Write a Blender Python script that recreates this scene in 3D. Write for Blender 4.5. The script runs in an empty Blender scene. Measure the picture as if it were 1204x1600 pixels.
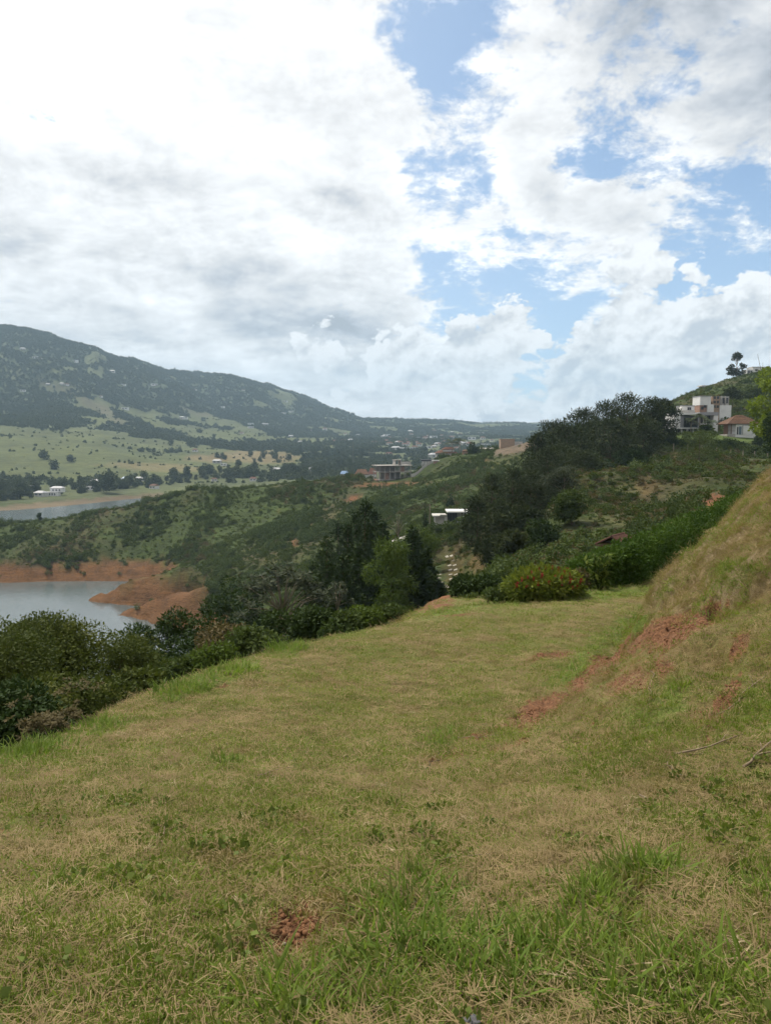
import bpy, math, random
import numpy as np
from mathutils import Vector, Matrix

# ------------------------------------------------------------------ camera, light, exposure
S = bpy.context.scene
COL = S.collection
PITCH = math.radians(5.4)
FPX, CX, CY = 1222.0, 602.0, 800.0
cam_d = bpy.data.cameras.new("camera")
cam = bpy.data.objects.new("camera", cam_d)
COL.objects.link(cam)
cam_d.sensor_fit = 'VERTICAL'
cam_d.sensor_height = 24.0
cam_d.lens = FPX * 24.0 / 1600.0
cam_d.clip_start = 0.05
cam_d.clip_end = 40000.0
cam.location = (0, 0, 0)
cam.rotation_euler = (math.pi / 2 - PITCH, 0, 0)
S.camera = cam

SUN_AZ, SUN_EL = math.radians(-44), math.radians(57)      # azimuth clockwise from +Y
SUN = Vector((math.sin(SUN_AZ) * math.cos(SUN_EL), math.cos(SUN_AZ) * math.cos(SUN_EL), math.sin(SUN_EL)))
sun_d = bpy.data.lights.new("sun", 'SUN')
sun_d.energy = 5.0
sun_d.angle = math.radians(0.6)
sun_d.color = (1.0, 0.93, 0.82)
sun = bpy.data.objects.new("sun", sun_d)
COL.objects.link(sun)
sun.rotation_euler = (-SUN).to_track_quat('-Z', 'Y').to_euler()
sun.location = (0, 0, 600)

S.view_settings.view_transform = 'Standard'
S.view_settings.look = 'None'
S.view_settings.exposure = 0.38
S.view_settings.gamma = 1.0
S.view_settings.use_curve_mapping = False
S.render.engine = 'CYCLES'
S.cycles.max_bounces = 5
S.cycles.diffuse_bounces = 2
S.cycles.glossy_bounces = 2
S.cycles.transmission_bounces = 2
S.cycles.volume_bounces = 0
S.cycles.transparent_max_bounces = 4
S.cycles.use_denoising = True
S.cycles.use_adaptive_sampling = True
S.cycles.adaptive_threshold = 0.03
S.cycles.adaptive_min_samples = 16
S.cycles.sample_clamp_indirect = 6.0


def us(px, py):
    """direction of a picture point as (x per metre forward, z per metre forward)"""
    a, b = (px - CX) / FPX, (CY - py) / FPX
    y = math.cos(PITCH) + b * math.sin(PITCH)
    return a / y, (-math.sin(PITCH) + b * math.cos(PITCH)) / y


def dirv(px, py):
    u, s = us(px, py)
    return Vector((u, 1, s)).normalized()


# ------------------------------------------------------------------ node helper
class NB:
    def __init__(self, tree):
        self.t = tree
        self.n = tree.nodes
        self.l = tree.links

    def node(self, typ, **kw):
        nd = self.n.new(typ)
        for k, v in kw.items():
            setattr(nd, k, v)
        return nd

    def put(self, sock, v):
        if isinstance(v, bpy.types.NodeSocket):
            self.l.new(v, sock)
        elif isinstance(v, (tuple, list)) and len(v) == 3 and sock.type == 'RGBA':
            sock.default_value = (*v, 1)
        else:
            sock.default_value = v

    def math(self, op, a, b=0.0, c=None, clamp=False):
        nd = self.node('ShaderNodeMath', operation=op, use_clamp=clamp)
        self.put(nd.inputs[0], a)
        self.put(nd.inputs[1], b)
        if c is not None:
            self.put(nd.inputs[2], c)
        return nd.outputs[0]

    def vmath(self, op, a, b=(0, 0, 0), scale=None):
        nd = self.node('ShaderNodeVectorMath', operation=op)
        self.put(nd.inputs[0], a)
        self.put(nd.inputs[1], b)
        if scale is not None:
            self.put(nd.inputs['Scale'], scale)
        return nd.outputs['Value'] if op in ('DOT_PRODUCT', 'LENGTH', 'DISTANCE') else nd.outputs[0]

    def noise(self, vec, scale, detail=4, rough=0.55, lac=2.0, dist=0.0, out='Fac', norm=True):
        nd = self.node('ShaderNodeTexNoise')
        nd.normalize = norm
        self.put(nd.inputs['Vector'], vec)
        self.put(nd.inputs['Scale'], scale)
        nd.inputs['Detail'].default_value = detail
        nd.inputs['Roughness'].default_value = rough
        nd.inputs['Lacunarity'].default_value = lac
        nd.inputs['Distortion'].default_value = dist
        return nd.outputs[out]

    def ramp(self, fac, lo, hi, a=0.0, b=1.0, kind='SMOOTHSTEP'):
        nd = self.node('ShaderNodeMapRange', interpolation_type=kind)
        self.put(nd.inputs[0], fac)
        self.put(nd.inputs[1], lo)
        self.put(nd.inputs[2], hi)
        self.put(nd.inputs[3], a)
        self.put(nd.inputs[4], b)
        return nd.outputs[0]

    def mix(self, fac, a, b, mode='MIX'):
        nd = self.node('ShaderNodeMix', data_type='RGBA', blend_type=mode)
        self.put(nd.inputs[0], fac)
        self.put(nd.inputs[6], a)
        self.put(nd.inputs[7], b)
        return nd.outputs[2]

    def pos(self):
        return self.node('ShaderNodeNewGeometry').outputs['Position']

    def attr(self, name, out='Fac', typ='GEOMETRY'):
        nd = self.node('ShaderNodeAttribute', attribute_name=name, attribute_type=typ)
        return nd.outputs[out]


def mat(name, build, rough=0.9, spec=0.2):
    """material whose base colour and bump come from build(nb) -> colour or (colour, height, strength)"""
    m = bpy.data.materials.new(name)
    m.use_nodes = True
    nb = NB(m.node_tree)
    p = m.node_tree.nodes['Principled BSDF']
    p.inputs['Roughness'].default_value = rough
    p.inputs['Specular IOR Level'].default_value = spec
    r = build(nb)
    if isinstance(r, tuple) and len(r) == 3 and isinstance(r[0], bpy.types.NodeSocket):
        colr, h, st = r
        b = nb.node('ShaderNodeBump')
        b.inputs['Strength'].default_value = st[0]
        b.inputs['Distance'].default_value = st[1]
        nb.put(b.inputs['Height'], h)
        nb.l.new(b.outputs[0], p.inputs['Normal'])
    else:
        colr = r
    nb.put(p.inputs['Base Color'], colr)
    return m


def plain(name, c, var=0.25, scale=1.5, rough=0.85, spec=0.25, bump=0.0):
    """weathered painted or mineral surface: colour with blotches and fine grain"""
    def f(nb):
        p = nb.node('ShaderNodeTexCoord').outputs['Object']
        n = nb.noise(p, scale, 5, 0.6)
        g = nb.noise(p, scale * 9, 3, 0.6)
        k = nb.math('ADD', nb.math('MULTIPLY', n, 0.7), nb.math('MULTIPLY', g, 0.3))
        lo = tuple(x * (1 - var) for x in c)
        hi = tuple(min(1, x * (1 + var * 0.6)) for x in c)
        return (nb.mix(nb.ramp(k, 0.3, 0.7), lo, hi), g, (bump, 0.02))
    return mat(name, f, rough, spec)


def leafmat(name, c1, c2, trans=0.3, rough=0.7, tint=None, hue_pos=0.35, spec=0.07):
    """leaf surface: colour between c1 and c2 by instance and by clump, part of the light passes through"""
    m = bpy.data.materials.new(name)
    m.use_nodes = True
    nb = NB(m.node_tree)
    nt = m.node_tree
    p = nt.nodes['Principled BSDF']
    out = nt.nodes['Material Output']
    rnd = nb.node('ShaderNodeObjectInfo').outputs['Random']
    cl = nb.noise(nb.pos(), hue_pos, 3, 0.6)
    k = nb.math('ADD', nb.math('MULTIPLY', rnd, 0.45), nb.math('MULTIPLY', nb.ramp(cl, 0.3, 0.7), 0.55))
    c = nb.mix(k, c1, c2)
    if tint:
        c = nb.mix(nb.ramp(nb.noise(nb.pos(), tint[1], 2, 0.6), tint[2], tint[2] + 0.12), c, tint[0])
    nb.put(p.inputs['Base Color'], c)
    p.inputs['Roughness'].default_value = rough
    p.inputs['Specular IOR Level'].default_value = spec
    tr = nb.node('ShaderNodeBsdfTranslucent')
    nb.put(tr.inputs['Color'], nb.mix(1.0, c, (0.95, 1.0, 0.55), 'MULTIPLY'))
    mx = nb.node('ShaderNodeMixShader')
    mx.inputs[0].default_value = trans
    nb.l.new(p.outputs[0], mx.inputs[1])
    nb.l.new(tr.outputs[0], mx.inputs[2])
    nb.l.new(mx.outputs[0], out.inputs[0])
    return m


# ------------------------------------------------------------------ sky
W = bpy.data.worlds.new("World")
S.world = W
W.use_nodes = True
SKY_STR = 0.1


def build_sky():
    nb = NB(W.node_tree)
    bg = W.node_tree.nodes['Background']
    bg.inputs['Strength'].default_value = SKY_STR
    sk = nb.node('ShaderNodeTexSky', sky_type='NISHITA')
    sk.sun_disc = False
    sk.sun_elevation = SUN_EL
    sk.sun_rotation = SUN_AZ
    sk.altitude = 1400
    sk.air_density = 1.0
    sk.dust_density = 0.6
    sk.ozone_density = 1.0
    d = nb.vmath('NORMALIZE', nb.node('ShaderNodeTexCoord').outputs['Generated'])
    sep = nb.node('ShaderNodeSeparateXYZ')
    nb.l.new(d, sep.inputs[0])
    x, y, z = sep.outputs
    zc = nb.math('ADD', nb.math('MAXIMUM', z, 0.0), 0.32)
    comb = nb.node('ShaderNodeCombineXYZ')
    nb.l.new(nb.math('DIVIDE', x, zc), comb.inputs[0])
    nb.l.new(nb.math('DIVIDE', y, zc), comb.inputs[1])
    comb.inputs[2].default_value = 3.7
    P = comb.outputs[0]                                   # the cloud layer seen in perspective

    wcol = nb.noise(P, 3.4, 5, 0.7, out='Color')
    wv = nb.vmath('SUBTRACT', wcol, (0.5, 0.5, 0.5))
    dw = nb.vmath('NORMALIZE', nb.vmath('ADD', d, nb.vmath('SCALE', wv, scale=0.26)))
    Q = nb.vmath('MULTIPLY', d, (1.0, 1.0, 1.3))
    n3 = nb.noise(Q, 24.0, 5, 0.55)
    bil = nb.math('ABSOLUTE', nb.math('SUBTRACT', n3, 0.5))
    dw2 = nb.vmath('NORMALIZE', nb.vmath('ADD', d, nb.vmath('SCALE', wv, scale=0.09)))

    def spots(items, dv, soft=1.55):
        acc = None
        for px, py, r, w in items:
            dot = nb.vmath('DOT_PRODUCT', dv, tuple(dirv(px, py)))
            v = nb.ramp(dot, math.cos(r / FPX * soft), math.cos(r / FPX * 0.12), 0.0, w)
            acc = v if acc is None else nb.math('ADD', acc, v)
        return acc

    gaps = spots([(690, 45, 80, .25), (640, 75, 60, .12), (705, 170, 90, .24), (950, 115, 85, .40), (1035, 165, 100, .40), (895, 190, 60, .26), (1190, 265, 90, .20),
                  (720, 465, 75, .23), (800, 452, 85, .23), (880, 440, 85, .23), (950, 435, 60, .14), (1090, 395, 85, .24), (1165, 365, 100, .22), (590, 300, 75, .22), (690, 290, 75, .18),
                  (490, 190, 50, .24), (415, 300, 60, .2), (640, 408, 65, .18), (150, 45, 45, .26), (60, 120, 55, .24), (1065, 545, 90, .40), (880, 560, 80, .34), (1150, 500, 70, .2), (1120, 235, 60, .16), (820, 330, 70, .08)], dw)
    fill = spots([(230, 330, 330, .22), (150, 120, 260, .22), (470, 90, 190, .20), (330, 520, 260, .22), (680, 590, 200, .10),
                  (830, 120, 100, .24), (1130, 30, 150, .30), (1000, 25, 130, .26), (880, 250, 90, .14), (1010, 300, 120, .12), (540, 480, 120, .2), (640, 215, 60, .08), (560, 380, 90, .1)], dw)
    dark = spots([(400, 458, 65, .42), (565, 482, 80, .38), (335, 470, 60, .12), (1100, 15, 160, .50), (890, 10, 110, .26),
                  (120, 425, 110, .12), (30, 365, 70, .12), (440, 60, 150, .14), (110, 505, 120, .2)], dw2)
    n1 = nb.noise(P, 2.0, 3, 0.55, 2.1, 0.2)
    n2 = nb.noise(P, 6.6, 9, 0.65, 2.15, 0.15)
    dens = nb.math('ADD', nb.math('MULTIPLY', nb.math('SUBTRACT', n1, 0.5), 0.9), nb.math('MULTIPLY', nb.math('SUBTRACT', n2, 0.5), 2.3))
    hi = nb.ramp(z, 0.0, 0.06, 0.08, 0.0)
    cov = nb.math('ADD', nb.math('SUBTRACT', nb.math('ADD', dens, nb.math('MULTIPLY', fill, 0.8)), nb.math('MULTIPLY', gaps, 0.91)), nb.math('ADD', hi, 0.12))
    a1 = nb.ramp(cov, -0.32, 0.07)
    # light on the layer: less cloud towards the sun means a lit edge
    off = Vector((SUN.x, SUN.y, 0)).normalized()
    m2 = nb.noise(nb.vmath('ADD', P, tuple(off * 0.038)), 6.6, 4, 0.62, 2.15, 0.15)
    m1 = nb.noise(nb.vmath('ADD', P, tuple(off * 0.13)), 2.0, 2, 0.55, 2.1, 0.2)
    rel = nb.math('ADD', nb.math('MULTIPLY', nb.math('SUBTRACT', n2, m2), 1.05), nb.math('MULTIPLY', nb.math('SUBTRACT', n1, m1), 0.9))
    sund = nb.math('MAXIMUM', nb.vmath('DOT_PRODUCT', d, tuple(dirv(60, -100))), 0.0)
    glow = nb.math('POWER', sund, 7.0)
    thick = nb.ramp(cov, 0.08, 0.5)
    lum = nb.math('ADD', nb.math('ADD', 0.90, rel), nb.math('MULTIPLY', nb.math('SUBTRACT', n1, 0.5), 0.45))
    lum = nb.math('SUBTRACT', lum, nb.math('MULTIPLY', thick, 0.15))
    lum = nb.math('SUBTRACT', lum, nb.math('MULTIPLY', dark, nb.ramp(n2, 0.25, 0.65, 0.30, 0.46)))
    lum = nb.math('ADD', lum, nb.math('MULTIPLY', glow, 0.34))
    lum = nb.math('MINIMUM', nb.math('MAXIMUM', lum, 0.42), 1.3)

    def colour(l):
        t = nb.ramp(l, 0.45, 0.85)
        c = nb.mix(t, (0.90, 0.96, 1.06), (1.0, 1.0, 1.0))
        return nb.vmath('SCALE', c, scale=nb.math('DIVIDE', l, SKY_STR * 1.2))

    # heaped clouds low over the horizon, taller than wide
    q1 = nb.noise(Q, 13.0, 6, 0.62, 2.1, 0.1)
    heap = spots([(985, 552, 75, .44), (925, 600, 60, .34), (1045, 595, 65, .34), (1125, 580, 80, .36), (985, 635, 120, .30),
                  (1204, 520, 70, .34), (985, 412, 50, .36), (1130, 455, 90, .22), (805, 505, 40, .30), (745, 540, 50, .28), (690, 610, 80, .24), (820, 600, 110, .18), (560, 590, 90, .18), (500, 540, 50, .2), (620, 560, 45, .25)], dw2, 1.4)
    hd = nb.math('ADD', nb.math('ADD', nb.math('MULTIPLY', q1, 0.62), nb.math('MULTIPLY', bil, 0.95)), heap)
    a2 = nb.ramp(hd, 0.60, 0.67)
    Q2 = nb.vmath('ADD', Q, (-0.012, 0.0, 0.022))
    r1 = nb.noise(Q2, 13.0, 4, 0.6, 2.1, 0.1)
    r3 = nb.math('ABSOLUTE', nb.math('SUBTRACT', nb.noise(nb.vmath('ADD', Q, (-0.004, 0.0, 0.010)), 24.0, 4, 0.55), 0.5))
    rel2 = nb.math('ADD', nb.math('MULTIPLY', nb.math('SUBTRACT', q1, r1), 1.5), nb.math('MULTIPLY', nb.math('SUBTRACT', bil, r3), 1.4))
    lum2 = nb.math('ADD', nb.math('ADD', 0.94, rel2), nb.math('MULTIPLY', glow, 0.15))
    lum2 = nb.math('SUBTRACT', lum2, nb.ramp(hd, 0.70, 1.0, 0.0, 0.16))
    lum2 = nb.math('MINIMUM', nb.math('MAXIMUM', lum2, 0.60), 1.04)
    blue = nb.mix(1.0, sk.outputs[0], (0.56, 0.83, 1.0), 'MULTIPLY')
    veil = nb.mix(nb.math('ADD', nb.ramp(z, 0.0, 0.45, 0.36, 0.10), nb.math('MULTIPLY', glow, 0.5)), blue, (6.2, 7.2, 8.4))
    c = nb.mix(a1, veil, colour(lum))
    c = nb.mix(a2, c, colour(lum2))
    nb.l.new(c, bg.inputs['Color'])
    W.cycles.sampling_method = 'MANUAL'
    W.cycles.sample_map_resolution = 512


build_sky()


# ------------------------------------------------------------------ noise on arrays
def _hash(ix, iy, seed):
    h = (ix.astype(np.int64) * 374761393 + iy.astype(np.int64) * 668265263 + seed * 1274126177) & 0xFFFFFFFF
    h = ((h ^ (h >> 13)) * 1274126177) & 0xFFFFFFFF
    h = h ^ (h >> 16)
    return h


def perlin(x, y, seed=0):
    xi, yi = np.floor(x), np.floor(y)
    fx, fy = x - xi, y - yi
    sx, sy = fx * fx * fx * (fx * (fx * 6 - 15) + 10), fy * fy * fy * (fy * (fy * 6 - 15) + 10)

    def g(ax, ay):
        a = _hash(xi + ax, yi + ay, seed) / 4294967296.0 * 2 * np.pi
        return np.cos(a) * (fx - ax) + np.sin(a) * (fy - ay)
    a, b, c, e = g(0, 0), g(1, 0), g(0, 1), g(1, 1)
    return (a + (b - a) * sx) * (1 - sy) + (c + (e - c) * sx) * sy


def fbm(x, y, oct=4, seed=0, gain=0.5):
    x, y = np.asarray(x, float), np.asarray(y, float)
    t, a, f = 0, 1.0, 1.0
    for o in range(oct):
        t = t + a * perlin(x * f + o * 17.3, y * f - o * 9.1, seed + o)
        a *= gain
        f *= 2.03
    return t * 1.3


def sstep(a, b, x):
    t = np.clip((np.asarray(x, float) - a) / (b - a), 0, 1)
    return t * t * (3 - 2 * t)


def pchip(x, y, q):
    x, y, q = np.asarray(x, float), np.asarray(y, float), np.asarray(q, float)
    h = np.diff(x)
    dl = np.diff(y) / h
    m = np.zeros_like(y)
    if len(x) > 2:
        w1, w2 = 2 * h[1:] + h[:-1], h[1:] + 2 * h[:-1]
        same = dl[:-1] * dl[1:] > 0
        with np.errstate(divide='ignore', invalid='ignore'):
            hm = (w1 + w2) / (w1 / dl[:-1] + w2 / dl[1:])
        m[1:-1] = np.where(same, hm, 0)
    m[0], m[-1] = dl[0], dl[-1]
    qc = np.clip(q, x[0], x[-1])
    i = np.clip(np.searchsorted(x, qc) - 1, 0, len(x) - 2)
    t = (qc - x[i]) / h[i]
    t2, t3 = t * t, t * t * t
    return (2 * t3 - 3 * t2 + 1) * y[i] + (t3 - 2 * t2 + t) * h[i] * m[i] + (-2 * t3 + 3 * t2) * y[i + 1] + (t3 - t2) * h[i] * m[i + 1]


# ------------------------------------------------------------------ land form: contour lines from near to far.
# each line is a run of (picture column, picture row, metres forward); ('z', height) gives a height where the land is hidden
Z = lambda v: ('z', v)
LINES = [
    [(-500, Z(-1.72), 1.9), (0, Z(-1.62), 1.9), (600, Z(-1.56), 1.9), (1204, Z(-1.46), 1.9), (1700, Z(-1.3), 1.9)],
    [(-500, Z(-2.2), 3.1), (0, 1400, 3.1), (420, 1420, 3.0), (600, 1405, 2.9), (800, 1370, 3.1), (1080, 1340, 3.2), (1204, 1330, 3.2), (1700, Z(-1.2), 3.2)],
    [(-500, Z(-2.9), 4.2), (0, 1300, 4.2), (600, 1300, 4.2), (900, 1270, 4.3), (1204, 1230, 4.3), (1700, Z(-.9), 4.3)],
    [(-500, Z(-3.4), 5.0), (0, 1240, 5.3), (200, 1210, 6), (400, 1200, 6.5), (680, 1185, 7), (800, 1160, 7), (900, 1150, 6.8), (1000, 1130, 6.3), (1204, 1110, 5.6), (1700, Z(-.4), 5.6)],
    [(-500, Z(-4.0), 6.2), (0, 1212, 6.2), (200, 1150, 8), (400, 1120, 9.2), (680, 1110, 10), (800, 1135, 8.3), (860, 1112, 8.9), (940, 1050, 9.5), (1040, 960, 9.6), (1204, 860, 9.5), (1700, Z(2), 9)],
    [(-500, Z(-4.4), 6.8), (0, 1197, 6.8), (200, 1120, 9.2), (400, 1060, 12), (680, 1050, 13.5), (800, 1070, 11.8), (860, 1090, 10), (900, 1070, 10.6), (940, 1038, 11.2), (1000, 963, 12), (1040, 912, 13),
     (1100, 850, 14), (1160, 780, 15), (1204, 742, 16), (1700, Z(5), 18)],
    [(-500, Z(-4.8), 7.2), (0, 1190, 7.05), (200, 1108, 9.8), (400, 1035, 13.6), (680, 1010, 16), (800, 1040, 14), (860, 1060, 12), (900, 1045, 13), (940, Z(-4.1), 14.5), (1000, Z(-4.4), 15.5), (1040, Z(-4.6), 17),
     (1100, Z(-4.8), 18.5), (1160, Z(-4.6), 20), (1204, Z(-4.5), 21), (1700, Z(2), 26)],
    [(-500, Z(-5.0), 7.4), (0, 1185, 7.3), (200, 1103, 10.2), (400, 1030, 14.2), (600, 985, 18.5), (700, 962, 21), (800, 946, 23), (900, 930, 25.5), (1000, 915, 28), (1060, Z(-5.0), 30), (1204, Z(-4.9), 33), (1700, Z(-2), 40)],
    [(-500, Z(-9), 12), (0, Z(-6.6), 14), (200, Z(-8.0), 21), (400, Z(-9.3), 30), (600, Z(-10), 34), (650, Z(-8.25), 36), (700, Z(-7.9), 38), (740, Z(-8.0), 38), (800, Z(-8.3), 38), (900, Z(-8.6), 38), (1000, Z(-8.7), 42), (1100, Z(-6.4), 47), (1204, Z(-6.0), 50), (1700, Z(2), 50)],
    [(-500, Z(-25), 40), (0, Z(-18.5), 40), (200, Z(-18.5), 50), (400, Z(-19.5), 62), (500, Z(-20.5), 80), (600, Z(-20.5), 95), (700, Z(-20.2), 105), (800, Z(-14), 90), (900, Z(-11.5), 80), (1000, Z(-10.7), 90), (1100, Z(-8), 90), (1204, Z(-7), 90), (1700, Z(5), 100)],
    [(-500, Z(-60.5), 140), (0, Z(-60.5), 140), (200, Z(-60.5), 160), (280, Z(-60.5), 190), (330, Z(-57), 190), (400, Z(-46), 150), (500, Z(-31), 120), (600, Z(-23), 112), (700, Z(-20.8), 125), (800, Z(-15), 112), (900, Z(-10.8), 110), (1000, Z(-10.6), 105), (1100, Z(-8), 108), (1204, Z(-6.5), 112), (1700, Z(8), 120)],
    [(-500, Z(-61.5), 290), (0, Z(-61.5), 300), (140, Z(-61.5), 290), (240, Z(-61), 268), (310, Z(-60), 262), (350, Z(-53), 245), (400, Z(-45), 220), (500, Z(-33), 170), (600, Z(-24), 150), (700, Z(-21.3), 150), (800, Z(-15.5), 140), (900, Z(-9.6), 140), (1000, Z(-10), 130), (1100, Z(-7.6), 132), (1204, Z(-6), 140), (1700, Z(12), 150)],
    [(-500, Z(-60.3), 320), (0, Z(-60.3), 322), (140, Z(-60.3), 325), (240, Z(-60), 326), (270, Z(-57), 315), (310, Z(-52), 300), (350, 885, 290), (400, 870, 285), (500, 850, 260), (600, 840, 215), (700, 845, 170), (800, Z(-16), 170), (900, Z(-8.5), 160), (1000, 740, 165), (1100, 735, 160), (1204, Z(-5.2), 172), (1700, Z(14), 175)],
    [(-500, Z(-53), 335), (0, 886, 331), (140, 888, 334), (240, 883, 336), (300, 870, 330), (350, 855, 330), (400, 835, 335), (500, 810, 320), (600, 790, 320), (700, 790, 260), (800, 770, 240), (900, 715, 195), (1000, 705, 203), (1100, 705, 200), (1204, 707, 202), (1700, Z(15), 200)],
    [(-500, Z(-45), 380), (0, 842, 368), (140, 838, 370), (240, 830, 375), (300, 815, 375), (350, 805, 380), (400, 795, 380), (500, 775, 375), (600, 765, 385), (700, 745, 370), (800, 735, 320), (900, 690, 218), (1000, 688, 219), (1100, 685, 220), (1204, 685, 220), (1700, Z(18), 220)],
    [(-500, Z(-46), 390), (0, Z(-45), 386), (240, Z(-37), 394), (400, Z(-31), 400), (500, 758, 400), (560, 758, 402), (650, 752, 405), (700, 727, 400), (800, 704, 375), (900, Z(-.4), 255), (1000, Z(.3), 258), (1050, Z(1.3), 260), (1100, Z(1.6), 262), (1204, Z(2), 262), (1700, Z(25), 260)],
    [(-500, Z(-48), 400), (0, 817, 402), (100, 808, 404), (240, 783, 411), (370, 763, 420), (450, 756, 425), (540, 747, 430), (590, 750, 428), (645, 744, 428), (665, 728, 428), (690, 716, 428), (735, 708, 428), (800, 697, 428), (840, 687, 430), (900, 674, 330), (1000, 650, 400), (1050, 628, 430), (1095, 610, 450), (1150, 592, 470), (1204, 583, 480), (1700, Z(60), 480)],
    [(-500, Z(-60.5), 460), (0, Z(-58), 460), (240, Z(-50), 470), (400, Z(-44), 480), (540, Z(-36), 490), (600, Z(-30), 490), (700, Z(-18), 490), (800, Z(-12), 490), (900, Z(-2), 430), (1000, Z(5), 480), (1100, Z(22), 550), (1204, Z(34), 560), (1700, Z(60), 560)],
    [(-500, Z(-62), 520), (0, Z(-62), 520), (240, Z(-61.5), 590), (290, Z(-59), 600), (400, Z(-54), 600), (540, Z(-46), 600), (600, Z(-41), 600), (700, Z(-36), 600), (800, Z(-30), 600), (900, Z(-20), 600), (1000, Z(0), 600), (1204, Z(20), 650), (1700, Z(50), 650)],
    [(-500, Z(-60.2), 600), (0, 800, 638), (100, 793, 680), (240, 778.5, 785), (270, 774, 800), (400, 763, 800), (500, 757, 800), (600, Z(-40), 800), (700, Z(-36), 800), (800, Z(-30), 800), (900, Z(-25), 800), (1000, Z(-10), 800), (1204, Z(5), 800), (1700, Z(30), 800)],
    [(-500, Z(-57.5), 640), (0, 786, 690), (100, 781, 735), (240, 768, 840), (270, 765, 860), (400, 756, 860), (500, 750, 880), (600, Z(-39), 860), (800, Z(-30), 860), (1000, Z(-12), 860), (1204, Z(0), 860), (1700, Z(20), 860)],
    [(-500, Z(-46), 900), (0, 757, 900), (140, 753, 950), (240, 750, 1000), (400, 738, 1050), (500, 734, 1060), (600, 728, 1100), (800, 720, 1100), (1000, Z(-20), 1100), (1204, Z(-10), 1100), (1700, Z(0), 1100)],
    [(-500, Z(10), 1250), (0, 692, 1300), (140, 702, 1300), (300, 706, 1400), (400, 705, 1500), (500, 700, 1600), (600, 698, 1700), (800, 690, 1800), (1000, Z(-5), 1800), (1700, Z(-5), 1800)],
    [(-500, 560, 2000), (0, 620, 2000), (140, 645, 2000), (300, 664, 2200), (400, 674, 2300), (500, 681, 2400), (600, 684, 2400), (800, 682, 2500), (1000, 680, 2500), (1700, 680, 2500)],
    [(-500, 410, 2900), (-200, 462, 3000), (0, 511, 3100), (50, 521, 3100), (120, 542, 3200), (200, 568, 3400), (290, 583, 3600), (400, 602, 3800), (470, 622, 4000), (540, 648, 4200), (570, 656, 4300), (650, 659, 4600), (760, 663, 4600), (850, 665, 4600), (1000, 668, 4600), (1204, 670, 4600), (1700, 670, 4600)],
    [(-500, Z(560), 4500), (0, Z(380), 4500), (300, Z(260), 4900), (540, Z(80), 5400), (800, Z(50), 5600), (1200, Z(40), 5600), (1700, Z(40), 5600)],
    [(-500, Z(200), 9500), (1700, Z(-200), 9500)],
]
UC = np.concatenate([np.linspace(-3.0, -0.9, 22, endpoint=False), np.linspace(-0.9, -0.56, 28, endpoint=False), np.linspace(-0.56, 0.56, 400, endpoint=False),
                     np.linspace(0.56, 0.9, 28, endpoint=False), np.linspace(0.9, 3.0, 23)])
DR = np.concatenate([np.linspace(-14, 0.0, 12, endpoint=False), np.linspace(0.0, 1.8, 16, endpoint=False), np.geomspace(1.8, 650, 330, endpoint=False), np.geomspace(650, 9000, 150)])
NU, ND = len(UC), len(DR)


def build_heights():
    KD, KZ = [], []
    for ln in LINES:
        uu, dd, zz = [], [], []
        for px, py, D in ln:
            if isinstance(py, tuple):
                uu.append(us(px, 800)[0]); zz.append(py[1])
            else:
                u, s = us(px, py)
                uu.append(u); zz.append(s * D)
            dd.append(D)
        KD.append(pchip(uu, np.log(dd), UC))
        KZ.append(pchip(uu, zz, UC))
    KD, KZ = np.array(KD), np.array(KZ)
    for k in range(1, len(KD)):
        KD[k] = np.maximum(KD[k], KD[k - 1] + 0.006)
    global SKD
    SKD = np.exp(KD[24])
    H = np.zeros((ND, NU))
    lr = np.log(np.maximum(DR, 1.9))
    for j in range(NU):
        H[:, j] = pchip(KD[:, j], KZ[:, j], lr)
    H[DR < 1.9] += ((1.9 - DR[DR < 1.9]) * 0.03)[:, None]
    return H


H = build_heights()
XX = UC[None, :] * np.maximum(DR, 2.0)[:, None]
YY = np.repeat(DR[:, None], NU, 1)


def blur(A, n):
    for _ in range(n):
        B = np.pad(A, 1, mode='edge')
        A = (B[1:-1, :-2] + 2 * B[1:-1, 1:-1] + B[1:-1, 2:]) / 4
        B = np.pad(A, 1, mode='edge')
        A = (B[:-2, 1:-1] + 2 * B[1:-1, 1:-1] + B[2:, 1:-1]) / 4
    return A


near = sstep(60, 30, YY)
H = H * (1 - near) + blur(H, 3) * near
# the red spur that runs into the lake: two tongues
def tongue(tip, inner, r0, r1, z0, z1):
    global H
    (ax, ay), (bx, by) = tip, inner
    L2 = (bx - ax) ** 2 + (by - ay) ** 2
    t = np.clip(((XX - ax) * (bx - ax) + (YY - ay) * (by - ay)) / L2, 0, 1)
    d = np.hypot(XX - ax - t * (bx - ax), YY - ay - t * (by - ay))
    w = r0 + (r1 - r0) * t
    d = d + 2.2 * fbm(XX / 9, YY / 9, 3, 61)
    top = z0 + (z1 - z0) * t ** 0.8
    prof = -62 + (top + 62) * np.clip(1.25 - 1.25 * d / w, -0.2, 1) ** 1.0
    H = np.where(prof > H, prof, H)


def wpt(px, py, z):
    u, s = us(px, py)
    return (u * z / s, z / s)


tongue(wpt(138, 937, -60), wpt(285, 922, -57), 4, 24, -59.6, -48.5)
tongue(wpt(180, 958, -60), wpt(320, 950, -57), 3, 20, -59.6, -51.5)

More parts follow.
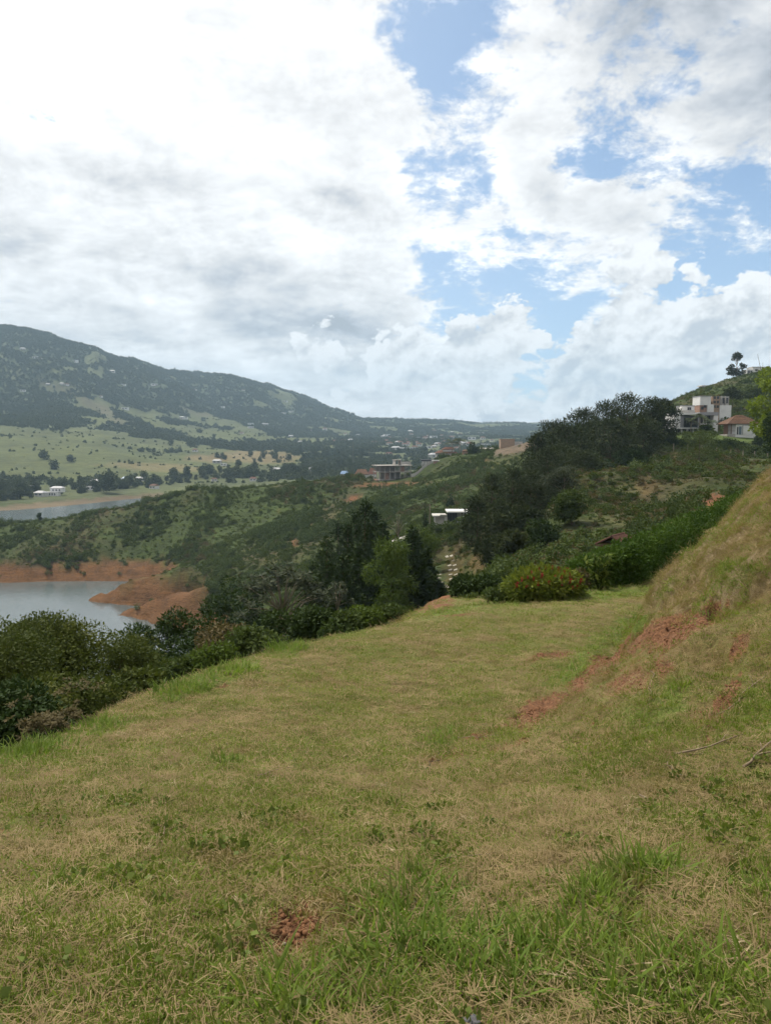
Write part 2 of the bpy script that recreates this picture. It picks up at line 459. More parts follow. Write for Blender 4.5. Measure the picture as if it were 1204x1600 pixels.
# relief the contour lines do not carry
r_mid = sstep(60, 140, YY) * sstep(640, 420, YY) * sstep(-58.5, -50, H)
r_mid = r_mid * (1 - .85 * sstep(.2, .3, UC[None, :]) * sstep(300, 390, YY)) * (1 - .7 * sstep(330, 395, YY) * sstep(-.08, -.02, UC[None, :]))
H += r_mid * (2.6 * fbm(XX / 42, YY / 42, 4, 5) + 1.1 * (0.4 - np.abs(fbm(XX / 26, YY / 26, 3, 9))))
H += sstep(60, 140, YY) * sstep(620, 420, YY) * sstep(-60.3, -57, H) * sstep(-46, -53, H) * 1.6 * fbm(XX / 7, YY / 12, 4, 21)
r_far = sstep(1150, 1700, YY)
spur = fbm((XX + 0.35 * YY) / 560, (YY - 0.35 * XX) / 1200, 4, 33)
r_far = r_far * (1 - .66 * np.exp(-((YY - SKD[None, :]) / (.16 * SKD[None, :])) ** 2))
H += r_far * np.clip((H + 30) / 260, 0.05, 1) * 74 * (0.35 - np.abs(spur) * 1.5 + 0.35 * fbm(XX / 160, YY / 160, 4, 35))
H += sstep(820, 950, YY) * sstep(1500, 1150, YY) * 2.5 * fbm(XX / 130, YY / 130, 3, 41)
H += sstep(22, 27, YY) * sstep(75, 45, YY) * .32 * fbm(XX / 2.2, YY / 3.0, 4, 19)
# the mown ground: soft hummocks, the bank rougher than the lawn
n_l = sstep(70, 34, YY) * sstep(-8, 2, YY)
bank = sstep(0, 0.25, H - (-0.245 * np.maximum(YY, 2) + 0.15)) * sstep(4, 6.5, YY) * sstep(20, 15, YY) * sstep(0.14, 0.26, UC[None, :] + 0 * YY)
H += n_l * (0.05 * fbm(XX / 1.7, YY / 1.7, 4, 3) + 0.022 * fbm(XX / 0.35, YY / 0.35, 3, 4))
H += bank * (0.30 * fbm(XX / 1.1, YY / 1.1, 4, 13) + 0.09 * fbm(XX / 0.22, YY / 0.22, 3, 14))


def pit(px, py, D, rx, ry, dz):
    """a worn hollow or scarp in the near ground"""
    global H
    u, s = us(px, py)
    d = np.hypot((XX - u * D) / rx, (YY - D) / ry)
    H -= dz * sstep(1.0, 0.35, d + 0.35 * fbm(XX / 0.2, YY / 0.2, 3, 77))


LD = np.log(np.maximum(DR, 1e-3))


def height(x, y):
    """ground height at world points"""
    x, y = np.asarray(x, float), np.asarray(y, float)
    u = x / np.maximum(y, 2.0)
    r = np.interp(y, DR, np.arange(ND))
    c = np.interp(u, UC, np.arange(NU))
    r0 = np.clip(r.astype(int), 0, ND - 2); c0 = np.clip(c.astype(int), 0, NU - 2)
    fr, fc = r - r0, c - c0
    return (H[r0, c0] * (1 - fr) * (1 - fc) + H[r0 + 1, c0] * fr * (1 - fc) + H[r0, c0 + 1] * (1 - fr) * fc + H[r0 + 1, c0 + 1] * fr * fc)


def hz(x, y):
    return float(height(x, y))


def hit(px, py, dmin=1.9):
    """where the ray through a picture point meets the land"""
    u, s = us(px, py)
    D = np.geomspace(dmin, 8000, 6000)
    h = height(u * D, D)
    k = np.argmax(h >= s * D)
    return Vector((u * D[k], D[k], h[k]))


def spot(px, D, lift=0.0):
    u, _ = us(px, 800)
    return Vector((u * D, D, hz(u * D, D) + lift))


def project(x, y, z):
    cp, sp = math.cos(PITCH), math.sin(PITCH)
    dep = y * cp - z * sp
    return CX + FPX * x / dep, CY - FPX * (y * sp + z * cp) / dep

# hollows and scarps
pit(440, 1447, 2.68, 0.13, 0.16, 0.10)
pit(520, 1440, 2.75, 0.14, 0.12, 0.03)
pit(1010, 1000, 10.6, 0.7, 0.5, 0.34)
pit(1075, 972, 11.2, 0.6, 0.45, 0.34)
pit(1150, 1010, 8.6, 0.3, 0.6, 0.2)
pit(1025, 1050, 9.2, 0.5, 0.4, 0.2)
pit(1110, 1090, 7.2, 0.25, 0.6, 0.14)
pit(830, 1115, 8.9, 0.4, 0.25, 0.12)
pit(950, 1035, 10.6, 0.4, 0.4, 0.15)

# picture coordinates of every land vertex, used to say where each ground cover lies
_dep = np.maximum(YY * math.cos(PITCH) - H * math.sin(PITCH), 0.3)
PXV = CX + FPX * XX / _dep
PYV = CY - FPX * (YY * math.sin(PITCH) + H * math.cos(PITCH)) / _dep


def blob(px, py, rx, ry, dmin, dmax, rot=0.0, soft=0.45, amp=0.35, seed=5, fs=None):
    c, s = math.cos(math.radians(rot)), math.sin(math.radians(rot))
    R = np.zeros((ND, NU))
    m = 2.2 * max(rx, ry)
    w = np.nonzero((YY > dmin) & (YY < dmax) & (np.abs(PXV - px) < m) & (np.abs(PYV - py) < m))
    ax, ay = PXV[w] - px, PYV[w] - py
    d = np.hypot((ax * c + ay * s) / rx, (-ax * s + ay * c) / ry)
    f = fs or 3.0 / (0.5 * (dmin + dmax) * max(rx, ry) / FPX)
    d = d + amp * fbm(XX[w] * f, YY[w] * f, 3, seed)
    R[w] = sstep(1.0, 1.0 - soft, d)
    return R


def mx(*a):
    r = a[0]
    for b in a[1:]:
        r = np.maximum(r, b)
    return r


SOIL = mx(blob(455, 1452, 80, 66, 2, 4, -35, .6), blob(535, 1440, 70, 28, 2, 4, -10, .9) * .7, blob(420, 1495, 60, 40, 2, 4, 0, .9) * .7,
          blob(835, 1112, 66, 28, 7, 14, -28, .6), blob(765, 1142, 70, 16, 6, 12, -22, .9) * .62, blob(690, 1183, 90, 18, 5, 11, -18, .9) * .55, blob(676, 946, 52, 20, 22, 40, -12, .8, .7) * .62, blob(790, 1165, 70, 12, 6, 12, -15, .9) * .45,
          blob(905, 1066, 62, 20, 8, 14, -40, .7), blob(950, 1022, 58, 30, 8, 15, -40, .65), blob(1045, 985, 105, 36, 8, 16, -18, .75),
          blob(1105, 960, 55, 30, 8, 16, -35, .7), blob(985, 1060, 80, 40, 7, 14, -30, .9) * .6, blob(1155, 1005, 22, 40, 6, 16, 20, .8) * .8, blob(1035, 1040, 40, 40, 7, 14, -30, .9) * .55, blob(1130, 1095, 20, 60, 5, 12, 32, .7) * .7,
          blob(1100, 1155, 25, 14, 5, 9, -20, .9) * .6, blob(860, 1022, 66, 9, 10, 24, -9, .8), blob(930, 1130, 90, 14, 6, 12, -15, .9) * .3,
          blob(200, 1113, 40, 7, 6, 14, -10, .9) * .7, blob(345, 1072, 30, 6, 6, 16, -10, .9) * .6, blob(230, 1140, 60, 6, 6, 14, -12, .9) * .5,
          blob(90, 1205, 60, 9, 4, 10, -12, .9) * .5, blob(0, 1300, 40, 25, 2, 8, 0, .9) * .5, blob(720, 960, 60, 4, 15, 30, -4, .9) * .5,
          blob(500, 1395, 90, 12, 2, 5, -22, .9) * .5, blob(700, 1330, 130, 14, 3, 6, -12, .9) * .3, blob(1120, 1480, 90, 16, 2, 4, 0, .9) * .25,
          blob(1095, 1120, 30, 40, 5, 12, 25, .9) * .4)
H -= sstep(20, 15, YY) * SOIL * (.02 + .0045 * YY) * (1.0 + 1.6 * fbm(XX / (.10 + .02 * YY), YY / (.12 + .035 * YY), 3, 88))
LUSH = mx(blob(640, 1420, 130, 40, 2, 4.5, -12, .6), blob(990, 1370, 95, 30, 2, 5, -5, .6), blob(950, 1410, 50, 25, 2, 5, 0, .6), blob(760, 1500, 330, 85, 1.5, 4, 0, .7), blob(1050, 1540, 260, 70, 1.2, 4, 0, .7),
          blob(500, 1570, 220, 50, 1.2, 4, 0, .7), blob(1190, 1400, 60, 60, 2, 5, 0, .8) * .6,
          blob(40, 1185, 75, 16, 4, 12, -14, .7), blob(160, 1140, 80, 14, 5, 14, -18, .7) * .8, blob(300, 1075, 70, 16, 6, 16, -25, .7), blob(370, 1048, 50, 13, 8, 18, -20, .7),
          blob(445, 1012, 50, 18, 9, 20, -15, .6), blob(560, 985, 90, 10, 10, 26, -12, .8), blob(700, 955, 90, 7, 14, 30, -6, .8), blob(790, 943, 130, 8, 15, 32, -7, .8), blob(950, 928, 130, 12, 15, 40, -6, .8),
          blob(345, 1198, 32, 9, 4, 10, 0, .7) * .9, blob(960, 990, 90, 20, 11, 24, -35, .8), blob(890, 1050, 60, 20, 9, 20, -30, .8) * .9, blob(690, 1155, 30, 12, 6, 12, -20, .7),
          blob(95, 1400, 45, 14, 2, 6, 60, .8) * .6, blob(60, 1430, 70, 20, 2, 6, -35, .8) * .5, blob(840, 1262, 40, 12, 3, 7, 0, .8) * .8, blob(1190, 1110, 60, 60, 4, 9, 0, .8) * .5,
          blob(1050, 1090, 40, 60, 6, 11, 20, .8) * .6, blob(1010, 1120, 60, 40, 5, 10, 0, .8) * .5, blob(1150, 900, 80, 60, 8, 16, -40, .9) * .45, blob(1110, 830, 50, 20, 10, 18, -45, .8) * .8,
          blob(1060, 900, 70, 12, 9, 18, -52, .8) * .7)

# ---- far cover
shore_n = fbm(XX / 14, YY / 20, 3, 51)
RED = sstep(-53.2, -55.0, H + 2.0 * shore_n) * sstep(60, 200, YY) * (YY < 345) * sstep(-0.52, -0.48, -(UC[None, :] + 0.19) * 2) * (UC[None, :] < -0.19)
RED = np.maximum(RED, sstep(-57.8, -58.6, H + 0.8 * shore_n) * (YY > 560) * (YY < 960) * 0.9)
RED = np.maximum(RED, blob(235, 932, 125, 42, 235, 335, 0, .5, .2) * sstep(-44, -47, H) * (UC[None, :] < -.225))
SCAR = mx(blob(551, 780, 18, 6, 250, 520, -12, .5), blob(584, 783, 13, 4, 250, 520, -8, .5), blob(460, 848, 10, 8, 150, 420, 0, .6) * .7, blob(443, 798, 12, 3, 150, 480, 0, .6) * .5,
          blob(610, 757, 70, 4.5, 360, 520, -3, .5) * .8, blob(650, 770, 40, 3, 250, 520, -22, .6) * .6, blob(680, 944, 48, 24, 20, 90, -20, .5), blob(640, 960, 40, 12, 20, 80, 0, .6), blob(790, 932, 40, 14, 20, 80, -20, .7) * .7,
          blob(712, 893, 26, 55, 60, 175, 4, .7) * .3, blob(745, 880, 22, 22, 60, 150, 4, .7) * .45, blob(1010, 760, 30, 30, 100, 240, -30, .9) * .3, blob(1112, 783, 32, 14, 60, 190, -20, .6), blob(1040, 715, 60, 14, 150, 240, 0, .9) * .3,
          blob(760, 720, 10, 3, 300, 480, 0, .6) * .4, blob(900, 770, 20, 20, 100, 240, 0, .8) * .3)
OPEN_ = sstep(.35, .02, np.abs(np.log(np.maximum(YY, 1) / 1180.0)) - .12 * fbm(XX / 120, YY / 160, 3, 47)) * sstep(-.08, -.16, UC[None, :] + .06 * fbm(XX / 150, YY / 150, 3, 48)) * (YY > 880)
FIELD_TAN = mx(blob(405, 714, 80, 12, 900, 1700, 1, .4), blob(330, 716, 50, 8, 900, 1700, 0, .5), blob(250, 730, 120, 8, 800, 1500, 2, .6) * .7, blob(440, 768, 90, 6, 640, 1000, 0, .6) * .7)
FIELD_GRN = mx(OPEN_ * .9, blob(200, 725, 190, 20, 820, 1700, 4, .5), blob(90, 742, 120, 10, 820, 1600, 0, .6), blob(60, 710, 90, 14, 900, 1700, 10, .6), blob(370, 680, 90, 9, 1200, 2400, 6, .5), blob(230, 655, 70, 10, 1300, 2400, 22, .6) * .8,
               blob(470, 688, 60, 6, 1200, 2400, 4, .6) * .8, blob(310, 660, 50, 5, 1400, 2600, 14, .6) * .8, blob(120, 690, 60, 16, 900, 1800, 15, .6) * .8, blob(560, 715, 40, 4, 900, 1800, 0, .6) * .6,
               blob(780, 664, 80, 4, 2800, 5000, 0, .6) * .6, blob(680, 664, 60, 3, 2800, 5000, 0, .6) * .5, blob(150, 640, 60, 8, 1400, 2600, 30, .7) * .5)
BROWN_HILL = mx(blob(70, 600, 90, 12, 1500, 3400, 18, .7) * .7, blob(160, 640, 70, 12, 1400, 3000, 30, .7) * .6, blob(300, 640, 60, 10, 1400, 3000, 20, .8) * .4)
PLOW = mx(blob(812, 697, 48, 11, 300, 440, -16, .25, .12))
LAWN_H = mx(blob(1130, 686, 105, 6, 190, 280, 0, .3), blob(1150, 700, 120, 3, 180, 230, 0, .5) * .6)
FOREST = np.clip(sstep(850, 930, YY) * (1 - np.maximum(FIELD_TAN, FIELD_GRN) * 1.3) - BROWN_HILL * 0.8, 0, 1)
FOREST *= sstep(-0.16, 0.0, 0.7 * fbm(XX / 170, YY / 230, 4, 71) + .55 * (np.abs(spur) * 1.5 - .30) + 0.22 * sstep(20, 120, H) + 0.03)

n_big = fbm(XX / 55, YY / 80, 4, 81)
n_med = fbm(XX / 12, YY / 18, 4, 82)


def lay(base, c, w):
    return base * (1 - w[..., None]) + np.array(c) * w[..., None]


TINT = np.zeros((ND, NU, 3)) + np.array([.031, .044, .011])  # dark base colour stands in for cloud shade on the mid slopes
TINT = lay(TINT, (.052, .047, .020), sstep(0.0, 0.5, n_big))
TINT = lay(TINT, (.038, .056, .013), sstep(0.10, 0.6, n_med - 0.4 * n_big))
TINT = lay(TINT, (.058, .054, .024), sstep(120, 100, YY) * 0 + mx(blob(990, 770, 150, 70, 60, 220, -20, .7) * .8, blob(1180, 720, 60, 14, 120, 220, 0, .7) * .5))
TINT = lay(TINT, (.047, .062, .018), mx(blob(760, 735, 110, 30, 240, 440, -10, .6) * .6, blob(480, 800, 70, 14, 200, 440, -28, .7) * .7, blob(560, 810, 90, 12, 200, 400, -14, .7) * .6, blob(190, 830, 60, 7, 300, 420, -5, .8) * .8))
far = sstep(600, 800, YY)
TINT = lay(TINT, (.060, .070, .030), far)
TINT = lay(TINT, (.078, .088, .034), sstep(-0.1, 0.3, fbm(XX / 90, YY / 140, 3, 91)) * far * 0.7)
TINT = lay(TINT, (.064, .074, .025), FIELD_GRN)
TINT = lay(TINT, (.118, .094, .045), FIELD_TAN)
TINT = lay(TINT, (.080, .064, .042), BROWN_HILL)
TINT = lay(TINT, (.044, .058, .026), FOREST * far * 0.85)
TINT = lay(TINT, (.10, .075, .05), PLOW)
TINT = lay(TINT, (.070, .100, .028), LAWN_H)
TINT = lay(TINT, (.125, .058, .028), np.clip(SCAR, 0, 1))
TINT = lay(TINT, (.092, .046, .019), np.clip(RED, 0, 1) * (YY < 400))
TINT = lay(TINT, (.100, .074, .046), np.clip(RED, 0, 1) * (YY > 400))


def obj(name, me, parent=None, m=None, loc=None):
    o = bpy.data.objects.new(name, me)
    COL.objects.link(o)
    if m is not None and me is not None and not me.materials:
        me.materials.append(m)
    if parent is not None:
        o.parent = parent
    if loc is not None:
        o.location = loc
    return o


def raw_mesh(name, V, F, smooth=False):
    """V (n,3), F (m,k) equal sided faces"""
    V = np.asarray(V, np.float32); F = np.asarray(F, np.int32)
    me = bpy.data.meshes.new(name)
    me.vertices.add(len(V)); me.vertices.foreach_set('co', V.ravel())
    k = F.shape[1]
    me.loops.add(F.size); me.loops.foreach_set('vertex_index', F.ravel())
    me.polygons.add(len(F)); me.polygons.foreach_set('loop_start', np.arange(0, F.size, k, dtype=np.int32))
    me.polygons.foreach_set('loop_total', np.full(len(F), k, np.int32))
    if smooth:
        me.polygons.foreach_set('use_smooth', np.ones(len(F), bool))
    me.update(calc_edges=True)
    return me


def sheet(name, r0, r1, m):
    n = r1 - r0
    V = np.stack([XX[r0:r1], YY[r0:r1], H[r0:r1]], -1).reshape(-1, 3)
    i = np.arange(n - 1)[:, None] * NU + np.arange(NU - 1)[None, :]
    F = np.stack([i, i + 1, i + NU + 1, i + NU], -1).reshape(-1, 4)
    me = raw_mesh(name, V, F, True)
    for an, A in (('soil', SOIL), ('lush', LUSH), ('bank', bank)):
        at = me.attributes.new(an, 'FLOAT', 'POINT')
        at.data.foreach_set('value', np.clip(A[r0:r1], 0, 1).astype(np.float32).ravel())
    at = me.attributes.new('tint', 'FLOAT_COLOR', 'POINT')
    at.data.foreach_set('color', np.concatenate([TINT[r0:r1], np.ones((n, NU, 1))], -1).astype(np.float32).ravel())
    o = obj(name, me, None, m)
    o['kind'] = 'structure'
    return o


def lawn_mat(nb):
    p = nb.pos()
    soil, lush, bk = nb.attr('soil'), nb.attr('lush'), nb.attr('bank')
    a = nb.noise(p, 0.55, 5, 0.6)
    b = nb.noise(p, 3.1, 5, 0.65)
    c = nb.noise(p, 21.0, 4, 0.7)
    e = nb.noise(p, 95.0, 3, 0.7)
    g = nb.math('ADD', nb.math('MULTIPLY', a, 0.5), nb.math('ADD', nb.math('MULTIPLY', b, 0.35), nb.math('MULTIPLY', c, 0.35)))
    g = nb.math('SUBTRACT', nb.math('ADD', g, nb.math('MULTIPLY', lush, 0.3)), nb.math('MULTIPLY', bk, 0.12))
    dry = nb.mix(nb.ramp(e, 0.3, 0.7), (.094, .069, .028), (.190, .142, .062))
    grn = nb.mix(nb.ramp(e, 0.3, 0.7), (.064, .092, .017), (.132, .162, .036))
    col = nb.mix(nb.ramp(g, 0.50, 0.76), dry, grn)
    col = nb.mix(nb.math('MULTIPLY', bk, nb.ramp(b, 0.34, 0.62, 0.75, 0.1)), col, nb.mix(nb.ramp(e, 0.3, 0.7), (.130, .096, .056), (.260, .200, .125)))
    ea = nb.mix(nb.ramp(c, 0.35, 0.7), (.090, .043, .022), (.215, .110, .058))
    sm = nb.math('ADD', nb.math('MULTIPLY', soil, 1.4), nb.math('MULTIPLY', nb.math('SUBTRACT', nb.math('ADD', nb.math('MULTIPLY', b, .45), nb.math('MULTIPLY', c, .55)), 0.5), 2.0))
    col = nb.mix(nb.ramp(sm, 0.34, 0.72), col, ea)
    # beyond the lawn the slope carries its own cover
    y = nb.node('ShaderNodeSeparateXYZ')
    nb.l.new(p, y.inputs[0])
    hgt = nb.math('ADD', nb.math('MULTIPLY', c, 0.5), nb.math('MULTIPLY', e, 0.3))
    return col, hgt, (1.0, 0.06)


def hill_mat(nb):
    p = nb.pos()
    t = nb.attr('tint', 'Color')
    a = nb.noise(p, 0.16, 6, 0.65)
    b = nb.noise(p, 1.1, 4, 0.65)
    k = nb.math('ADD', nb.math('MULTIPLY', a, 0.6), nb.math('MULTIPLY', b, 0.4))
    st = nb.noise(nb.vmath('MULTIPLY', p, (0.10, 0.06, 1.6)), 0.9, 4, 0.65)
    k = nb.math('ADD', nb.math('MULTIPLY', k, 0.75), nb.math('MULTIPLY', st, 0.25))
    v = nb.ramp(k, 0.34, 0.66, 0.5, 1.45)
    return nb.vmath('SCALE', t, scale=v), k, (0.9, 1.6)


def far_mat(nb):
    p = nb.pos()
    t = nb.attr('tint', 'Color')
    a = nb.noise(p, 0.012, 7, 0.65)
    b = nb.noise(p, 0.06, 5, 0.65)
    k = nb.math('ADD', nb.math('MULTIPLY', a, 0.5), nb.math('MULTIPLY', b, 0.5))
    v = nb.ramp(k, 0.32, 0.68, 0.68, 1.35)
    return nb.vmath('SCALE', t, scale=v), k, (0.5, 12.0)


M_LAWN, M_HILL, M_FAR = mat("mown_grass_and_red_soil", lawn_mat, 0.95, 0.1), mat("scrub_covered_slope", hill_mat, 0.95, 0.1), mat("far_slopes", far_mat, 0.95, 0.1)
R1 = int(np.searchsorted(DR, 36.0)); R2 = int(np.searchsorted(DR, 575.0))
sheet("ground", 0, R1 + 1, M_LAWN)
sheet("hillside_terrain", R1, R2 + 1, M_HILL)
sheet("mountain_terrain", R2, ND, M_FAR)


def water_mat(nb):
    p = nb.vmath('MULTIPLY', nb.pos(), (1.0, 0.45, 1.0))
    a = nb.noise(p, 0.5, 4, 0.6)
    b = nb.noise(p, 0.035, 3, 0.5)
    return nb.mix(nb.ramp(b, 0.35, 0.65), (.050, .066, .068), (.068, .086, .086)), a, (0.25, 0.5)


M_WATER = mat("lake_water", water_mat, 0.16, 0.5)
lake = obj("lake_water", raw_mesh("lake_water", [(-2400, 30, -60), (600, 30, -60), (600, 1300, -60), (-2400, 1300, -60)], [(0, 1, 2, 3)]), None, M_WATER)
lake['kind'] = 'structure'


def build_haze():
    x0, x1, y0, y1, z0, z1 = -29000, 29000, -60, 9600, -260, 760
    V = [(x0, y0, z0), (x1, y0, z0), (x1, y1, z0), (x0, y1, z0), (x0, y0, z1), (x1, y0, z1), (x1, y1, z1), (x0, y1, z1)]
    F = [(3, 2, 1, 0), (4, 5, 6, 7), (0, 1, 5, 4), (1, 2, 6, 5), (2, 3, 7, 6), (3, 0, 4, 7)]
    m = bpy.data.materials.new("haze")
    m.use_nodes = True
    nt = m.node_tree
    nt.nodes.remove(nt.nodes['Principled BSDF'])
    v = nt.nodes.new('ShaderNodeVolumePrincipled')
    v.inputs['Color'].default_value = (0.56, 0.79, 1.0, 1)
    v.inputs['Density'].default_value = HAZE
    v.inputs['Anisotropy'].default_value = 0.0
    nt.links.new(v.outputs[0], nt.nodes['Material Output'].inputs['Volume'])
    o = obj("haze", raw_mesh("haze", V, F), None, m)
    o['kind'] = 'stuff'


HAZE = 1.1e-4
build_haze()

# ------------------------------------------------------------------ things and parts
def samp(A, x, y):
    x, y = np.asarray(x, float), np.asarray(y, float)
    u = x / np.maximum(y, 2.0)
    r = np.clip(np.rint(np.interp(y, DR, np.arange(ND))).astype(int), 0, ND - 1)
    c = np.clip(np.rint(np.interp(u, UC, np.arange(NU))).astype(int), 0, NU - 1)
    return A[r, c]


def thing(name, label, cat, loc, rotz=0.0, group=None):
    o = bpy.data.objects.new(name, None)
    COL.objects.link(o)
    o.empty_display_size = 0.3
    o.location = loc
    o.rotation_euler = (0, 0, rotz)
    o['label'] = label
    o['category'] = cat
    if group:
        o['group'] = group
    return o


def tag(o, label, cat, group=None):
    o['label'] = label
    o['category'] = cat
    if group:
        o['group'] = group
    return o


class MB:
    """collects boxes, tubes and loose faces into one mesh"""
    def __init__(self):
        self.V, self.F, self.n = [], [], 0

    def add(self, V, F):
        V = np.asarray(V, float)
        self.V.append(V)
        self.F += [tuple(int(i) + self.n for i in f) for f in F]
        self.n += len(V)
        return self

    def box(self, x0, x1, y0, y1, z0, z1):
        V = [(x0, y0, z0), (x1, y0, z0), (x1, y1, z0), (x0, y1, z0), (x0, y0, z1), (x1, y0, z1), (x1, y1, z1), (x0, y1, z1)]
        return self.add(V, [(3, 2, 1, 0), (4, 5, 6, 7), (0, 1, 5, 4), (1, 2, 6, 5), (2, 3, 7, 6), (3, 0, 4, 7)])

    def tube(self, pts, rad, k=6, cap=True):
        pts = [Vector(p) for p in pts]
        V, F = [], []
        for i, p in enumerate(pts):
            d = (pts[min(i + 1, len(pts) - 1)] - pts[max(i - 1, 0)]).normalized()
            a = d.orthogonal().normalized() if i == 0 else (a - d * a.dot(d)).normalized()
            b = d.cross(a)
            for j in range(k):
                t = 2 * math.pi * j / k
                V.append(p + (a * math.cos(t) + b * math.sin(t)) * rad[i])
        for i in range(len(pts) - 1):
            for j in range(k):
                F.append((i * k + j, i * k + (j + 1) % k, (i + 1) * k + (j + 1) % k, (i + 1) * k + j))
        if cap:
            F.append(tuple(reversed(range(k))))
            F.append(tuple((len(pts) - 1) * k + j for j in range(k)))
        return self.add(V, F)

    def mesh(self, name, smooth=False):
        me = bpy.data.meshes.new(name)
        me.from_pydata(np.concatenate(self.V).tolist(), [], self.F)
        if smooth:
            me.polygons.foreach_set('use_smooth', np.ones(len(me.polygons), bool))
        return me

    def obj(self, name, m, parent=None, smooth=False, loc=None):
        return obj(name, self.mesh(name, smooth), parent, m, loc)


def box_obj(name, m, parent, *b):
    return MB().box(*b).obj(name, m, parent)


def dup(root, loc, rotz=None, scale=None, label=None, group=None):
    r = root.copy()
    COL.objects.link(r)
    r.location = loc
    if rotz is not None:
        r.rotation_euler = (0, 0, rotz)
    if scale is not None:
        r.scale = scale if hasattr(scale, '__len__') else (scale,) * 3
    if label:
        r['label'] = label
    if group:
        r['group'] = group
    for ch in list(root.children):
        c = ch.copy()
        COL.objects.link(c)
        c.parent = r
        for g in list(ch.children):
            e = g.copy()
            COL.objects.link(e)
            e.parent = c
    return r


# ------------------------------------------------------------------ leaves
def unit(v):
    return v / np.maximum(np.linalg.norm(v, axis=-1, keepdims=True), 1e-9)


def quads(C, A, N, L, Wd):
    """diamond leaves at C along A, lying square to N"""
    B = unit(np.cross(A, N))
    L, Wd = L[:, None], Wd[:, None]
    v0 = C
    v1 = C + A * L * 0.45 + B * Wd * 0.5
    v2 = C + A * L
    v3 = C + A * L * 0.45 - B * Wd * 0.5
    V = np.stack([v0, v1, v2, v3], 1).reshape(-1, 3)
    F = np.arange(len(C) * 4).reshape(-1, 4)
    return V, F


def crown(lobes, n, L, Wd, seed, out=0.6, droop=0.0, shell=5.0, rag=0.22, vari=0.35, rise=0.0):
    """leaves spread through the given ellipsoids (x, y, z, rx, ry, rz), thicker towards their skins"""
    rng = np.random.default_rng(seed)
    lb = np.array(lobes, float)
    w = (lb[:, 3] * lb[:, 4] * lb[:, 5]) ** (2 / 3)
    k = rng.choice(len(lb), n, p=w / w.sum())
    d = unit(rng.normal(size=(n, 3)))
    r = rng.random(n) ** (1 / shell)
    r = r * (1 + rag * fbm(d[:, 0] * 2.3 + k * 7.1 + d[:, 2] * 1.7, d[:, 1] * 2.3 + d[:, 2] * 2.9, 3, seed % 97))
    P = lb[k, :3] + d * lb[k, 3:] * r[:, None]
    A = unit(d * out + rng.normal(size=(n, 3)) * 0.55 + np.array([0, 0, rise - droop]))
    N = unit(d + rng.normal(size=(n, 3)) * 0.55 + np.array([0, 0, 0.35]))
    s = 1 + vari * (rng.random(n) * 2 - 1)
    return quads(P, A, N, L * s, Wd * s)


def crown_mesh(name, *parts):
    V, F, n = [], [], 0
    if len({f.shape[1] for v, f in parts}) > 1:
        parts = [(v, np.concatenate([f[:, :3], f[:, [0, 2, 3]]]) if f.shape[1] == 4 else f) for v, f in parts]
    for v, f in parts:
        V.append(v); F.append(f + n); n += len(v)
    return raw_mesh(name, np.concatenate(V), np.concatenate(F))


def lobes_round(R, h0, h1, n, seed, flat=0.8, size=0.5):
    """overlapping clumps filling a rounded crown of radius R between two heights"""
    rng = random.Random(seed)
    out = []
    for i in range(n):
        a = rng.random() * 2 * math.pi
        t = rng.random()
        z = h0 + (h1 - h0) * t
        prof = math.sqrt(max(0.05, 1 - (2 * t - 0.85) ** 2 / 1.4))
        q = R * prof * (rng.random() ** 0.5) * 0.75
        s = R * size * (0.65 + 0.6 * rng.random())
        out.append((q * math.cos(a), q * math.sin(a), min(z, h1 - s * flat * 0.7), s, s, s * flat))
    return out


def limbs(lobes, h, r, seed, k=6, zfrac=0.35, maxn=14):
    """tapered trunk with limbs reaching into the clumps"""
    rng = random.Random(seed)
    mb = MB()
    lean = (rng.uniform(-.05, .05) * h, rng.uniform(-.05, .05) * h)
    P = lambda t: Vector((lean[0] * t * t, lean[1] * t * t, h * t))
    mb.tube([P(0) - Vector((0, 0, 0.3)), P(.12), P(.35), P(.6), P(.85)], [r * 1.35, r, r * .8, r * .55, r * .25], k)
    for lo in lobes[:maxn]:
        t = min(.8, max(zfrac * .6, (lo[2] / h) * 0.62))
        a, c = P(t), Vector(lo[:3])
        mid = a.lerp(c, .55) + Vector((rng.uniform(-.1, .1), rng.uniform(-.1, .1), .08)) * (c - a).length
        mb.tube([a, mid, c], [r * (.55 - .3 * t), r * .26, r * .1], 5)
    return mb


# leaf and bark colours (the plant's own, except sunlit tops painted into bush_leaf)
G_BUSH = leafmat("bush_leaf", (.028, .042, .011), (.082, .100, .024), .25, tint=((.115, .125, .035), .9, .60))  # lighter noise patches put sunlit tops into the leaf colour
G_DARK = leafmat("dark_leaf", (.017, .033, .010), (.040, .062, .017), .18)
G_PINE = leafmat("pine_needle", (.019, .029, .010), (.048, .060, .020), .12, .6)
G_CYPR = leafmat("cypress_needle", (.016, .030, .009), (.036, .056, .015), .12, .6)
G_GREY = leafmat("greyish_leaf", (.036, .046, .026), (.072, .084, .050), .2)
G_LIME = leafmat("lime_leaf", (.10, .145, .022), (.185, .23, .04), .4)
G_BAMB = leafmat("bamboo_leaf", (.046, .074, .015), (.086, .120, .026), .35)
G_MID = leafmat("mid_green_leaf", (.034, .055, .015), (.070, .095, .028), .25)
G_HEDG = leafmat("hedge_leaf", (.030, .062, .011), (.080, .130, .022), .3, tint=((.085, .125, .026), 1.3, .62))
G_BROWN = leafmat("brownish_leaf", (.070, .060, .028), (.120, .095, .045), .2)
G_SCRUB = leafmat("scrub_leaf", (.036, .056, .013), (.084, .108, .026), .2, hue_pos=.02, tint=((.090, .075, .036), .035, .64))
G_FAR = leafmat("far_leaf", (.032, .044, .018), (.060, .074, .028), .15, hue_pos=.004)
